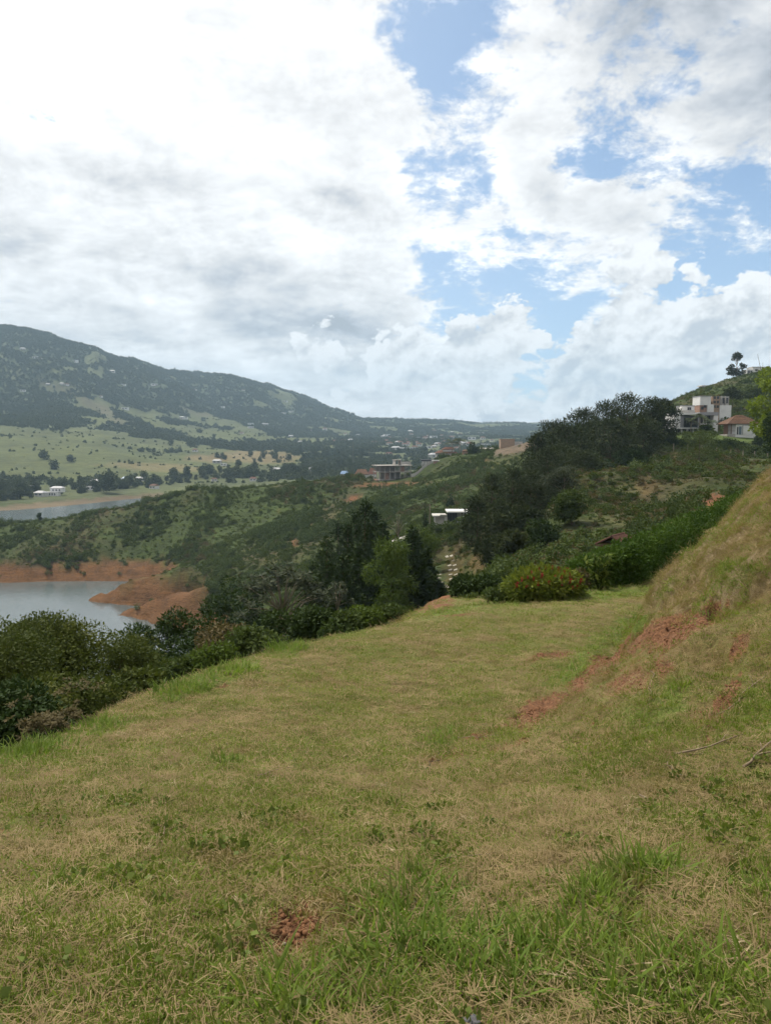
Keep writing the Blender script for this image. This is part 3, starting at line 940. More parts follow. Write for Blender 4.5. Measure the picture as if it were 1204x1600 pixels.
G_PALM = leafmat("palm_frond", (.050, .066, .036), (.095, .110, .066), .2)
G_FLOW = leafmat("flower_shrub_leaf", (.050, .085, .014), (.170, .190, .034), .35, hue_pos=2.5)
M_RED = plain("red_flower", (.30, .022, .028), .3, 8)
M_BARK = plain("bark", (.090, .068, .048), .4, 6, .95, .1, .5)
M_PALE = plain("pale_bark", (.24, .20, .15), .35, 5, .9, .1, .3)


# ------------------------------------------------------------------ scattering of what nobody could count
STOCK = {}


def stock(key, meshes):
    c = bpy.data.collections.new("stock_" + key)
    for i, me in enumerate(meshes):
        o = bpy.data.objects.new("%s_%02d" % (key, i), me)
        c.objects.link(o)
    STOCK[key] = c
    return c


def scatter(name, coll, P, scl, rot, idx):
    n = len(P)
    me = bpy.data.meshes.new(name)
    me.vertices.add(n)
    me.vertices.foreach_set('co', np.asarray(P, np.float32).ravel())
    a = me.attributes.new('scl', 'FLOAT_VECTOR', 'POINT'); a.data.foreach_set('vector', np.asarray(scl, np.float32).ravel())
    a = me.attributes.new('rot', 'FLOAT_VECTOR', 'POINT'); a.data.foreach_set('vector', np.asarray(rot, np.float32).ravel())
    a = me.attributes.new('idx', 'INT', 'POINT'); a.data.foreach_set('value', np.asarray(idx, np.int32))
    o = obj(name, me)
    g = bpy.data.node_groups.new("scatter_" + name, 'GeometryNodeTree')
    g.interface.new_socket('Geometry', in_out='INPUT', socket_type='NodeSocketGeometry')
    g.interface.new_socket('Geometry', in_out='OUTPUT', socket_type='NodeSocketGeometry')
    N, L = g.nodes, g.links
    gi, go = N.new('NodeGroupInput'), N.new('NodeGroupOutput')
    ip, ci = N.new('GeometryNodeInstanceOnPoints'), N.new('GeometryNodeCollectionInfo')
    ci.inputs['Collection'].default_value = coll
    ci.inputs['Separate Children'].default_value = True
    ci.inputs['Reset Children'].default_value = True

    def na(nm, t):
        k = N.new('GeometryNodeInputNamedAttribute')
        k.data_type = t
        k.inputs['Name'].default_value = nm
        return [s for s in k.outputs if s.enabled and s.name == 'Attribute'][0]
    er = N.new('FunctionNodeEulerToRotation')
    L.new(na('rot', 'FLOAT_VECTOR'), er.inputs[0])
    L.new(gi.outputs[0], ip.inputs['Points'])
    L.new(ci.outputs[0], ip.inputs['Instance'])
    ip.inputs['Pick Instance'].default_value = True
    L.new(na('idx', 'INT'), ip.inputs['Instance Index'])
    L.new(er.outputs[0], ip.inputs['Rotation'])
    L.new(na('scl', 'FLOAT_VECTOR'), ip.inputs['Scale'])
    L.new(ip.outputs[0], go.inputs[0])
    m = o.modifiers.new("scatter", 'NODES')
    m.node_group = g
    o['kind'] = 'stuff'
    return o

# ------------------------------------------------------------------ grass of the foreground
def blades(n, R, L0, L1, w, seed, lean, segs=2, curl=0.5, flat=False):
    rng = np.random.default_rng(seed)
    a = rng.random(n) * 2 * np.pi
    r = R * np.sqrt(rng.random(n))
    base = np.stack([r * np.cos(a), r * np.sin(a), np.zeros(n) - 0.004], 1)
    L = L0 + (L1 - L0) * rng.random(n) ** 1.3
    az = a + rng.normal(size=n) * 0.9
    tilt = np.abs(rng.normal(size=n)) * lean + 0.08
    if flat:
        az = rng.random(n) * 2 * np.pi
        tilt = 1.22 + 0.28 * rng.random(n)
        base[:, 2] += 0.012 * rng.random(n)
    V = np.zeros((n, 2 * segs + 1, 3))
    p = base.copy()
    side = np.stack([-np.sin(az), np.cos(az), np.zeros(n)], 1)
    for s in range(segs + 1):
        ww = w * (1 - (s / segs) ** 1.6) * (0.7 + 0.6 * rng.random(n)) * 0.5
        if s < segs:
            V[:, 2 * s] = p - side * ww[:, None]
            V[:, 2 * s + 1] = p + side * ww[:, None]
            t = np.clip(tilt + curl * (s / segs) * (0.5 + rng.random(n)), 0, 2.0 if not flat else 1.6)
            d = np.stack([np.sin(t) * np.cos(az), np.sin(t) * np.sin(az), np.cos(t)], 1)
            p = p + d * (L / segs)[:, None]
        else:
            V[:, 2 * s] = p
    m = 2 * segs + 1
    F = []
    for s in range(segs):
        if s < segs - 1:
            F += [(2 * s, 2 * s + 1, 2 * s + 3), (2 * s, 2 * s + 3, 2 * s + 2)]
        else:
            F += [(2 * s, 2 * s + 1, 2 * s + 2)]
    F = (np.arange(n)[:, None, None] * m + np.array(F)[None]).reshape(-1, 3)
    return V.reshape(-1, 3), F


def two_tone(name, parts, mats):
    parts = [(v, np.concatenate([f[:, :3], f[:, [0, 2, 3]]]) if f.shape[1] == 4 else f) for v, f in parts]
    me = crown_mesh(name, *parts)
    for m in mats:
        me.materials.append(m)
    mi = np.concatenate([np.full(len(f), i, np.int32) for i, (v, f) in enumerate(parts)])
    me.polygons.foreach_set('material_index', mi)
    return me


G_GRASS = leafmat("grass_blade", (.096, .140, .021), (.210, .255, .048), .45, .5, hue_pos=1.1, tint=((.185, .160, .058), 1.7, .56))
G_LUSH = leafmat("lush_grass_blade", (.095, .150, .026), (.200, .270, .050), .48, .45, hue_pos=1.5, tint=((.180, .165, .065), 4, .58))
G_STRAW = leafmat("dry_straw", (.150, .110, .052), (.330, .250, .130), .3, .7, hue_pos=2.5, tint=((.42, .34, .21), 9, .62))
G_CLOV = leafmat("broad_weed_leaf", (.075, .105, .022), (.140, .175, .04), .3, .5, hue_pos=2.0)

tufts = []
for i in range(4):      # 0-3 short green with some straw
    tufts.append(two_tone("t", [blades(38, .075, .014, .040, .0042, 100 + i, .8, 2), blades(12, .08, .025, .07, .0028, 120 + i, .6, 2, flat=True)], [G_GRASS, G_STRAW]))
for i in range(4):      # 4-7 dry with some green
    tufts.append(two_tone("t", [blades(12, .08, .015, .04, .0036, 140 + i, .8, 2), blades(34, .085, .03, .11, .0030, 160 + i, .6, 2, flat=True)], [G_GRASS, G_STRAW]))
for i in range(3):      # 8-10 long lush tufts
    tufts.append(two_tone("t", [blades(24, .075, .028, .115, .0068, 180 + i, .66, 3, .9), blades(10, .08, .05, .12, .003, 190 + i, .6, 2, flat=True)], [G_LUSH, G_STRAW]))
for i in range(2):      # 11-12 heaped straw for the bank
    tufts.append(two_tone("t", [blades(40, .12, .05, .16, .0040, 200 + i, .6, 2, flat=True), blades(4, .08, .05, .10, .003, 210 + i, 1.4, 2, .6)], [G_STRAW, G_STRAW]))
for i in range(2):      # 13-14 small round-leaved weeds
    rng_ = np.random.default_rng(220 + i)
    tufts.append(two_tone("t", [crown([(0, 0, .015, .07, .07, .02)], 40, .026, .02, 230 + i, .3, rise=.4), blades(10, .07, .02, .05, .0035, 240 + i, .7, 2)], [G_CLOV, G_GRASS]))
stock("tuft", tufts)


def clods():
    out = []
    m = mat("crumbled_red_earth", lambda nb: nb.mix(nb.noise(nb.pos(), 14, 3), (.090, .043, .022), (.215, .110, .058)), .97, .05)
    for i in range(4):
        rg = np.random.default_rng(400 + i)
        V = np.array([(0, 0, 1), (.9, 0, .3), (.28, .86, .3), (-.73, .53, .3), (-.73, -.53, .3), (.28, -.86, .3), (.73, .53, -.4), (-.28, .86, -.4), (-.9, 0, -.4), (-.28, -.86, -.4), (.73, -.53, -.4), (0, 0, -.9)]) * rg.uniform(.65, 1.2, (12, 1))
        F = [(0, 1, 2), (0, 2, 3), (0, 3, 4), (0, 4, 5), (0, 5, 1), (1, 6, 2), (2, 7, 3), (3, 8, 4), (4, 9, 5), (5, 10, 1), (6, 7, 2), (7, 8, 3), (8, 9, 4), (9, 10, 5), (10, 6, 1), (11, 7, 6), (11, 8, 7), (11, 9, 8), (11, 10, 9), (11, 6, 10)]
        me = raw_mesh("clod", V, F)
        me.materials.append(m)
        out.append(me)
    return out


def lawn_scatter():
    rng = np.random.default_rng(7)
    P, SC, RO, ID = [], [], [], []
    for d0, d1, per, sc in ((0.5, 3.2, 700, .95), (3.2, 6.0, 420, 1.05), (6.0, 11.0, 190, 1.3), (11.0, 20.0, 80, 1.8), (20.0, 44.0, 22, 2.6)):
        lo, hi = -0.56 * d1 - 1.5, 0.56 * d1 + 2.6
        n = int(per * (d1 - d0) * (hi - lo))
        y = rng.uniform(d0, d1, n)
        x = rng.uniform(lo, hi, n)
        ok = (x > -0.56 * y - 1.5) & (x < 0.56 * y + 2.6)
        x, y = x[ok], y[ok]
        n = len(x)
        z = height(x, y)
        soil, lush, bk = samp(SOIL, x, y), samp(LUSH, x, y), samp(bank, x, y)
        g = 0.74 + 0.60 * fbm(x / 1.6, y / 1.6, 4, 201) + 0.42 * fbm(x / 0.35, y / 0.35, 2, 207) + 0.5 * lush - 0.2 * bk
        keep = rng.random(n) > np.clip(soil * 1.5 - 0.15 + 0.4 * fbm(x / .3, y / .3, 2, 209), 0, 0.97)
        px, py = project(x, y, z)
        keep &= (z > -7.5)
        r = rng.random(n)
        idx = np.where(r < g, rng.integers(0, 4, n), rng.integers(4, 8, n))
        idx = np.where((lush > .35) & (rng.random(n) < lush * .42), rng.integers(8, 11, n), idx)
        idx = np.where((bk > .4) & (rng.random(n) < .5 * (1 - np.clip(g, 0, 1)) + .12), rng.integers(11, 13, n), idx)
        idx = np.where((rng.random(n) < 0.02) & (y < 5), rng.integers(13, 15, n), idx)
        s = sc * (0.7 + 0.6 * rng.random(n)) * (0.75 + 0.35 * np.clip(g, 0, 1.2))
        s = np.where((idx >= 8) & (idx < 11), s * (0.55 + 0.6 * lush) / sc ** .3, s) * (1 - .42 * bk)
        P.append(np.stack([x, y, z], 1)[keep]); ID.append(idx[keep])
        SC.append(np.stack([s, s, s * (0.8 + 0.4 * rng.random(n)) / sc ** .5], 1)[keep])
        e = 0.05
        gx, gy = (height(x + e, y) - height(x - e, y)) / (2 * e), (height(x, y + e) - height(x, y - e)) / (2 * e)
        RO.append(np.stack([np.arctan(gy), -np.arctan(gx), rng.random(n) * 6.283], 1)[keep])
    # the bank carries a mat of loose straw, and crumbs of earth lie where it is bare
    n = 34000
    y = rng.uniform(5, 17, n); u = rng.uniform(.12, .75, n); x = u * y; z = height(x, y)
    bk, soil = samp(bank, x, y), samp(SOIL, x, y)
    g2 = fbm(x / .85, y / .85, 4, 211) + .5 * samp(LUSH, x, y)
    keep = (rng.random(n) < bk * np.clip(.62 + .9 * np.abs(g2), .1, 1)) & (rng.random(n) > soil * .95)
    r = rng.random(n)
    P.append(np.stack([x, y, z], 1)[keep]); ID.append(np.where(g2 > .24, np.where(r < .75, rng.integers(0, 4, n), rng.integers(8, 11, n)), np.where(r < .16, rng.integers(11, 13, n), np.where(r < .8, rng.integers(4, 8, n), rng.integers(0, 4, n))))[keep])
    s = rng.uniform(.6, 1.35, n)
    SC.append(np.stack([s, s, s * rng.uniform(.5, 1.1, n)], 1)[keep])
    gx, gy = (height(x + .05, y) - height(x - .05, y)) / .1, (height(x, y + .05) - height(x, y - .05)) / .1
    RO.append(np.stack([np.arctan(gy), -np.arctan(gx), rng.random(n) * 6.283], 1)[keep])
    n = 60000
    y = np.exp(rng.uniform(np.log(2), np.log(18), n)); u = rng.uniform(-.5, .52, n); x = u * y; z = height(x, y)
    keep = rng.random(n) < samp(SOIL, x, y) * 1.1 - .18
    s = np.minimum(np.exp(rng.normal(np.log(.006), .55, n)), .013) * (1 + y / 10)
    scatter("soil_crumbs", stock("clod", clods()), np.stack([x, y, z], 1)[keep], np.stack([s, s, s * .8], 1)[keep], rng.uniform(0, 6.28, (n, 3))[keep], rng.integers(0, 4, n)[keep])
    scatter("grass", STOCK["tuft"], np.concatenate(P), np.concatenate(SC), np.concatenate(RO), np.concatenate(ID))


lawn_scatter()

# ------------------------------------------------------------------ scrub of the slopes, woods of the mountain
shrubs = []
for i in range(5):
    rg = random.Random(300 + i)
    lob = [(rg.uniform(-.45, .45), rg.uniform(-.45, .45), .35 + rg.uniform(0, .3), .5 + rg.uniform(-.1, .15), .5 + rg.uniform(-.1, .15), .38 + rg.uniform(-.08, .12)) for _ in range(3)]
    me = crown_mesh("shrub", crown(lob, 150, .30, .17, 310 + i, .5, rag=.35))
    me.materials.append(G_SCRUB)
    shrubs.append(me)
for i in range(2):      # dark taller bush
    lob = [(0, 0, .8, .6, .6, .8), (.3, .2, .5, .5, .5, .5)]
    me = crown_mesh("shrub", crown(lob, 170, .28, .16, 330 + i, .5, rag=.35))
    me.materials.append(G_MID)
    shrubs.append(me)
for i in range(2):      # grass clump / seedling
    me = crown_mesh("shrub", crown([(0, 0, .15, .6, .6, .2)], 80, .42, .09, 340 + i, .35, rag=.3, rise=.9))
    me.materials.append(G_SCRUB)
    shrubs.append(me)
for i in range(2):      # pale, dry growth
    me = crown_mesh("shrub", crown([(0, 0, .35, .6, .6, .4)], 110, .34, .12, 350 + i, .5, rag=.4))
    me.materials.append(G_BROWN)
    shrubs.append(me)
stock("shrub", shrubs)


def slope(x, y, e):
    return (height(x + e, y) - height(x - e, y)) / (2 * e), (height(x, y + e) - height(x, y - e)) / (2 * e)


CLEAR = []          # (x, y, r) spots kept free of scrub: houses, path, road


def scrub_scatter():
    rng = np.random.default_rng(11)
    P, SC, RO, ID = [], [], [], []
    for d0, d1, n, s0, s1 in ((28, 60, 4200, .3, .75), (60, 130, 11000, .4, 1.0), (130, 250, 19000, .5, 1.25), (250, 345, 22000, .6, 1.5), (345, 560, 30000, .7, 1.7)):
        y = np.sqrt(d0 ** 2 + (d1 ** 2 - d0 ** 2) * rng.random(n))
        u = rng.uniform(-0.58, 0.58, n)
        x = u * y
        z = height(x, y)
        bare = np.maximum(np.maximum(samp(SCAR, x, y), samp(RED, x, y)), np.maximum(samp(PLOW, x, y), samp(LAWN_H, x, y)))
        m = fbm(x / 26, y / 34, 4, 401)
        m2 = fbm(x / 60, y / 80, 3, 402)
        keep = (z > -58.5) & (rng.random(n) > np.clip(bare * 1.6, 0, .98)) & (rng.random(n) < np.clip(.88 + .8 * m, .4, 1))
        keep &= ~((u > 0.2) & (y < 46) & (z > -6.2))
        keep &= ~((u > .045) & (u < .105) & (y > 20) & (y < 118) & (rng.random(n) < np.where(y < 46, .45, .88)))
        for cx, cy, r in CLEAR:
            keep &= (x - cx) ** 2 + (y - cy) ** 2 > r * r
        idx = rng.integers(0, 5, n)
        dry = (u > .16) & (y > 60) & (y < 205) & (rng.random(n) < .55)
        keep &= ~((u > .16) & (y > 55) & (y < 205) & (rng.random(n) < .12))
        idx = np.where((m > .12) & (rng.random(n) < .55), rng.integers(5, 7, n), idx)
        idx = np.where((m < -.05) & (rng.random(n) < .6), rng.integers(7, 9, n), idx)
        idx = np.where((m2 > .3) & (rng.random(n) < .4), rng.integers(9, 11, n), idx)
        idx = np.where(dry, rng.integers(7, 11, n), idx)
        s = s0 + (s1 - s0) * rng.random(n) ** 1.6
        s = s * (1 + .7 * np.clip(m, -.4, .45)) * np.where((u > .3) & (y > 380), .5, 1)
        P.append(np.stack([x, y, z - .05], 1)[keep]); ID.append(idx[keep])
        SC.append(np.stack([s, s, s * (0.7 + 0.5 * rng.random(n))], 1)[keep])
        RO.append(np.stack([rng.normal(size=n) * .12, rng.normal(size=n) * .12, rng.random(n) * 6.283], 1)[keep])
    scatter("scrub_undergrowth", STOCK["shrub"], np.concatenate(P), np.concatenate(SC), np.concatenate(RO), np.concatenate(ID))


fars = []
for i in range(6):
    rg = random.Random(500 + i)
    hh = (1.0, 1.25, .8, 1.5, .7, 1.1)[i]
    lob = [(rg.uniform(-.35, .35), rg.uniform(-.35, .35), hh * (.45 + rg.uniform(-.1, .25)), .6, .6, .5 * hh) for _ in range(4)]
    me = crown_mesh("far_tree", crown(lob, 100, .5, .34, 510 + i, .4, rag=.4, vari=.5))
    me.materials.append(G_FAR)
    fars.append(me)
stock("far_tree", fars)


def forest_scatter():
    rng = np.random.default_rng(13)
    P, SC, RO, ID = [], [], [], []
    for d0, d1, n, s0, s1 in ((880, 1400, 14000, 2.0, 4.6), (1400, 2200, 32000, 2.4, 5.0), (2200, 3300, 52000, 3.0, 5.4), (3300, 4700, 40000, 3.8, 6.4)):
        y = np.sqrt(d0 ** 2 + (d1 ** 2 - d0 ** 2) * rng.random(n))
        u = rng.uniform(-0.56, 0.34, n)
        x = u * y
        z = height(x, y)
        f = samp(FOREST, x, y)
        cl = fbm(x / 60, y / 80, 3, 403)
        keep = rng.random(n) < np.clip(sstep(.3, .7, f) * (1.0 + .5 * cl) + .002 + .10 * (cl > .46), 0, 1)
        ln = np.minimum(np.abs(fbm(x / 210, y / 260, 3, 405)), np.abs(fbm(x / 160, y / 420, 3, 406)))
        line = (ln < .013) & (rng.random(n) < .6)
        keep |= line
        for cx, cy, r in CLEAR:
            keep &= (x - cx) ** 2 + (y - cy) ** 2 > r * r
        s = (s0 + (s1 - s0) * rng.random(n) ** 2) * np.where(line | (f < .3), .62, 1)
        P.append(np.stack([x, y, z - .3], 1)[keep]); ID.append(rng.integers(0, 6, n)[keep])
        SC.append(np.stack([s, s, s * (.8 + .5 * rng.random(n))], 1)[keep])
        RO.append(np.stack([0 * s, 0 * s, rng.random(n) * 6.283], 1)[keep])
    scatter("mountain_forest", STOCK["far_tree"], np.concatenate(P), np.concatenate(SC), np.concatenate(RO), np.concatenate(ID))


# ------------------------------------------------------------------ trees, one by one
def top_height(px, D, py_top):
    """metres from the ground at that place up to the picture row"""
    u, _ = us(px, 800)
    _, s = us(px, py_top)
    return s * D - hz(u * D, D)


def finish(root, trunk, tm, crown_me, cm):
    if trunk is not None:
        trunk.obj("trunk", tm, root, True)
    if cm is not None:
        crown_me.materials.append(cm)
    obj("crown", crown_me, root)
    return root


def leafy(name, label, cat, px, D, h, R, seed, m, n=6000, L=.16, Wd=.09, nl=9, lo=.25, bark=None, out=.5, droop=0.0, flat=.8, size=.5, group=None, r=None, rag=.25):
    root = thing(name, label, cat, spot(px, D), random.Random(seed).uniform(0, 6.28), group)
    lb = lobes_round(R, h * lo, h, nl, seed, flat, size)
    return finish(root, limbs(lb, h * .92, r or max(.05, R * .045), seed), bark or M_BARK, crown_mesh("crown", crown(lb, n, L, Wd, seed, out, droop, rag=rag)), m)


def pine_mesh(h, R, seed, n_br=26, tuft=150, lo=.28, L=.5, Wd=.10, top=.45):
    """trunk with whorls of rising limbs, each ending in a flat cloud of needles"""
    rg = random.Random(seed)
    mb, lobes = MB(), []
    lean = (rg.uniform(-.06, .06) * h, rg.uniform(-.06, .06) * h)
    P = lambda t: Vector((lean[0] * t * t, lean[1] * t * t, h * t))
    mb.tube([P(0) - Vector((0, 0, .5)), P(.1), P(.4), P(.7), P(.97)], [h * .022, h * .017, h * .013, h * .009, h * .003], 6)
    for i in range(n_br):
        t = lo + (1 - lo) * (i + rg.random() * .8) / n_br
        a = i * 2.4 + rg.uniform(-.5, .5)
        q = (t - lo) / (1 - lo)
        ln = R * (math.sin(math.pi * min(1, .22 + q * .72)) ** .8) * rg.uniform(.65, 1.12) * (1 - top * q * .6)
        tip = P(t) + Vector((math.cos(a) * ln, math.sin(a) * ln, ln * rg.uniform(.12, .5)))
        mid = P(t).lerp(tip, .55) + Vector((0, 0, -ln * .05))
        mb.tube([P(t), mid, tip], [h * .005, h * .0032, h * .0015], 4, False)
        s = R * rg.uniform(.20, .33)
        lobes += [(tip.x, tip.y, tip.z, s, s, s * .62), (mid.x, mid.y, mid.z + s * .3, s * .8, s * .8, s * .5)]
    lobes.append((lean[0], lean[1], h * .97, R * .2, R * .2, h * .05))
    return mb, crown_mesh("crown", crown(lobes, n_br * tuft, L, Wd, seed, .6, -.35, 3.0, .3))


def cone_mesh(h, R, seed, n=5200, L=.42, Wd=.11, lo=.05, rag=.25, layers=17):
    """conifer whose boughs shorten towards a pointed top"""
    rg = random.Random(seed)
    mb, lobes = MB(), []
    mb.tube([(0, 0, -.4), (0, 0, h * .4), (0, 0, h * .98)], [h * .02, h * .013, h * .002], 6)
    for i in range(layers):
        t = lo + (1 - lo) * i / layers
        rr = R * (1 - t) ** .8 * rg.uniform(.8, 1.1)
        k = max(3, int(7 * (1 - t) + 2))
        for j in range(k):
            a = i * 1.3 + j * 6.283 / k + rg.uniform(-.35, .35)
            q = rr * rg.uniform(.5, .85)
            s = max(.12 * R, rr * rg.uniform(.30, .46))
            lobes.append((math.cos(a) * q, math.sin(a) * q, h * t + rg.uniform(-.03, .05) * h, s, s, s * .85 + h * .012))
    lobes.append((0, 0, h * .95, R * .09, R * .09, h * .07))
    return mb, crown_mesh("crown", crown(lobes, n, L, Wd, seed, .5, -.15, 3.5, rag))


def umbel_mesh(h, R, seed, n_br=13, leaf=.5):
    """open tree of bare forking limbs carrying rosettes of long leaves at their tips"""
    rg = random.Random(seed)
    mb = MB()
    mb.tube([(0, 0, -.5), (.1, 0, h * .3), (0, .1, h * .55)], [h * .022, h * .017, h * .013], 7)
    tips = []
    for i in range(n_br):
        a = i * 2.4 + rg.uniform(-.4, .4)
        q = R * math.sqrt((i + .5) / n_br) * rg.uniform(.85, 1.1)
        z = h * (.97 - .30 * (q / R) ** 2 + rg.uniform(-.05, .03))
        m = Vector((math.cos(a) * q * .5, math.sin(a) * q * .5, h * .55 + (z - h * .55) * .45))
        t = Vector((math.cos(a) * q, math.sin(a) * q, z))
        mb.tube([(0, .05, h * rg.uniform(.35, .55)), m, t], [h * .009, h * .006, h * .003], 5)
        tips += [t, m.lerp(t, .6) + Vector((rg.uniform(-.5, .5), rg.uniform(-.5, .5), .3))]
        for _ in range(5):
            tips.append(t + Vector((rg.uniform(-.22, .22) * R, rg.uniform(-.22, .22) * R, rg.uniform(-.16, .05) * h)))
    rng = np.random.default_rng(seed)
    C, A, N, Ls = [], [], [], []
    for t in tips:
        k = 22
        az = rng.random(k) * 6.283
        el = rng.uniform(-.5, .75, k)
        d = np.stack([np.cos(az) * np.cos(el), np.sin(az) * np.cos(el), np.sin(el)], 1)
        C.append(np.array(t) + d * leaf * .2); A.append(d)
        N.append(unit(np.array([0, 0, 1.0]) + .35 * rng.normal(size=(k, 3)))); Ls.append(leaf * rng.uniform(.7, 1.3, k))
    C, A, N, Ls = map(np.concatenate, (C, A, N, Ls))
    return mb, crown_mesh("crown", quads(C, A, N, Ls, Ls * .30))


def palm_parts(h, fr, seed, nf=13, lf=1.0):
    """palm: thin trunk and arching feathered fronds, one mesh per frond"""
    rg = random.Random(seed)
    mb = MB()
    mb.tube([(0, 0, -.3), (.05, 0, h * .5), (0, .04, h)], [fr * .06, fr * .045, fr * .04], 7)
    fronds = []
    for i in range(nf):
        a = i * 2.4 + rg.uniform(-.2, .2)
        e = rg.uniform(.15, 1.15)
        pts = []
        for s in range(7):
            t = s / 6
            r = fr * (t * math.cos(e) + .12 * t * t)
            z = h + fr * (t * math.sin(e) - .75 * t * t * (1.0 - .3 * math.sin(e)))
            pts.append(Vector((math.cos(a) * r, math.sin(a) * r, z)))
        V, F = [], []
        for s in range(6):
            for q in (0.0, .5):
                p = pts[s].lerp(pts[s + 1], q)
                d = (pts[s + 1] - pts[s]).normalized()
                for sg in (-1, 1):
                    sd = d.cross(Vector((0, 0, 1))).normalized() * sg
                    ln = fr * .30 * math.sin(math.pi * (.12 + .8 * (s + q) / 6)) * lf
                    tip = p + sd * ln + d * ln * .5 - Vector((0, 0, ln * .45))
                    w = d * fr * .055
                    n = len(V)
                    V += [p - w * .5, p + w * .5, tip]
                    F.append((n, n + 1, n + 2))
        f = MB()
        f.add(V, F)
        fronds.append(f)
    return mb, fronds


# bushes and trees below the left edge of the lawn
def bush_row():
    A = [  # px, D, py_top, R, material, label, leaves
        (95, 20.5, 957, 2.15, G_BUSH, "tallest broad leafy bush of the left thicket, its top against the lake", 15000),
        (20, 16.5, 972, 1.75, G_BUSH, "wide dark leafy bush cut by the left picture edge below the lake", 13000),
        (165, 23.0, 985, 1.55, G_BUSH, "rounded leafy bush filling the dip right of the tallest thicket bush", 9000),
        (60, 12.8, 1045, 1.15, G_BUSH, "low dark bush in front of the tall thicket, near the lawn edge", 9000),
        (150, 15.2, 1062, 1.0, G_BUSH, "small olive bush at the foot of the thicket beside the lawn edge", 7000),
        (-20, 11.5, 1060, 1.1, G_DARK, "very dark bush half out of frame at the left lawn edge", 7000),
    ]
    for i, (px, D, pt, R, m, lab, n) in enumerate(A):
        h = top_height(px, D, pt + 20)
        leafy("broadleaf_bush", lab, "bush", px, D, h, R, 610 + i * 7, m, int(n * 2.3), .085, .046, 15, .12, size=.5, out=.55, r=.07)
    B = [  # name, px, D, py_top, R, mat, label, n, L, W
        ("dense_shrub", 210, 37, 968, 1.15, G_DARK, "dark spiky shrub right of the thicket with the lake behind it", 3500, .22, .07),
        ("dense_shrub", 262, 42, 960, 1.5, G_DARK, "broad dark shrub below the red spur of the shore", 4200, .22, .08),
        ("dense_shrub", 300, 40, 958, 1.75, G_DARK, "tall dark rounded shrub under the tip of the red mud spur", 4500, .24, .09),
        ("leafy_shrub", 215, 27, 1002, 1.05, G_MID, "bright green rounded bush between the thicket and the dark shrubs", 5200, .16, .09),
        ("leafy_shrub", 252, 21, 1040, .95, G_BUSH, "olive bush on the lawn edge below the dark shrubs", 4200, .15, .08),
        ("leafy_shrub", 205, 18.5, 1052, .85, G_BUSH, "leaning olive bush beside the lawn edge left of the long grass", 4200, .14, .075),
        ("leafy_shrub", 300, 20.5, 1028, .75, G_MID, "low spreading green shrub along the lawn edge", 3200, .14, .07),
        ("brown_shrub", 352, 30, 982, 1.15, G_BROWN, "brownish half dry shrub behind the lawn edge", 3400, .16, .07),
        ("leafy_shrub", 335, 19.5, 1012, .55, G_BAMB, "light green feathery shrub right at the lawn edge", 2200, .13, .05),
        ("leafy_shrub", 395, 24, 985, .85, G_MID, "green shrub in front of the grey leaved umbrella tree", 3200, .15, .08),
        ("leafy_shrub", 428, 30, 962, .9, G_DARK, "dark shrub at the trunk foot of the grey leaved umbrella tree", 2800, .18, .09),
        ("leafy_shrub", 488, 30, 955, .95, G_DARK, "dark shrub between the umbrella tree and the conifer stand", 2800, .18, .09),
        ("leafy_shrub", 535, 27, 960, .85, G_MID, "leafy green shrub on the lawn edge under the conifer stand", 3000, .15, .08),
        ("leafy_shrub", 572, 28, 952, .8, G_BAMB, "yellowish green shrub on the lawn edge below the tall conifer", 3000, .14, .07),
        ("leafy_shrub", 612, 29, 950, .75, G_MID, "low green shrub left of the bare red earth bank", 2600, .14, .07),
        ("dense_shrub", 737, 34, 905, .85, G_DARK, "round dark bush right of the bare red earth bank", 5000, .17, .08),
        ("dense_shrub", 770, 40, 905, .8, G_DARK, "small dark bush between the round bush and the red flowered shrub", 2600, .18, .08),
    ]
    for i, (nm, px, D, pt, R, m, lab, n, L, Wd) in enumerate(B):
        h = max(.8, top_height(px, D, pt))
        k = max(1.0, h / (3.2 * R)) ** .5
        leafy(nm, lab, "shrub", px, D, h, R * k, 700 + i * 5, m, int(n * k * 1.5), L, Wd, int(9 * k * k), .04, size=.6 / k, out=.5, r=.04)
    # flat topped brown umbels at the far left edge of the lawn
    for i, (px, D, pt, R, lab) in enumerate(((48, 8.6, 1118, .26, "flat topped brown weed on a pale stem at the left lawn edge"), (95, 9.6, 1122, .3, "wide brown leaved weed leaning over the left lawn edge"))):
        h = max(.35, top_height(px, D, pt))
        root = thing("tall_weed", lab, "weed", spot(px, D), i)
        mb, me = umbel_mesh(h, R, 760 + i, 9, .055)
        finish(root, mb, M_PALE, me, G_BROWN)


bush_row()


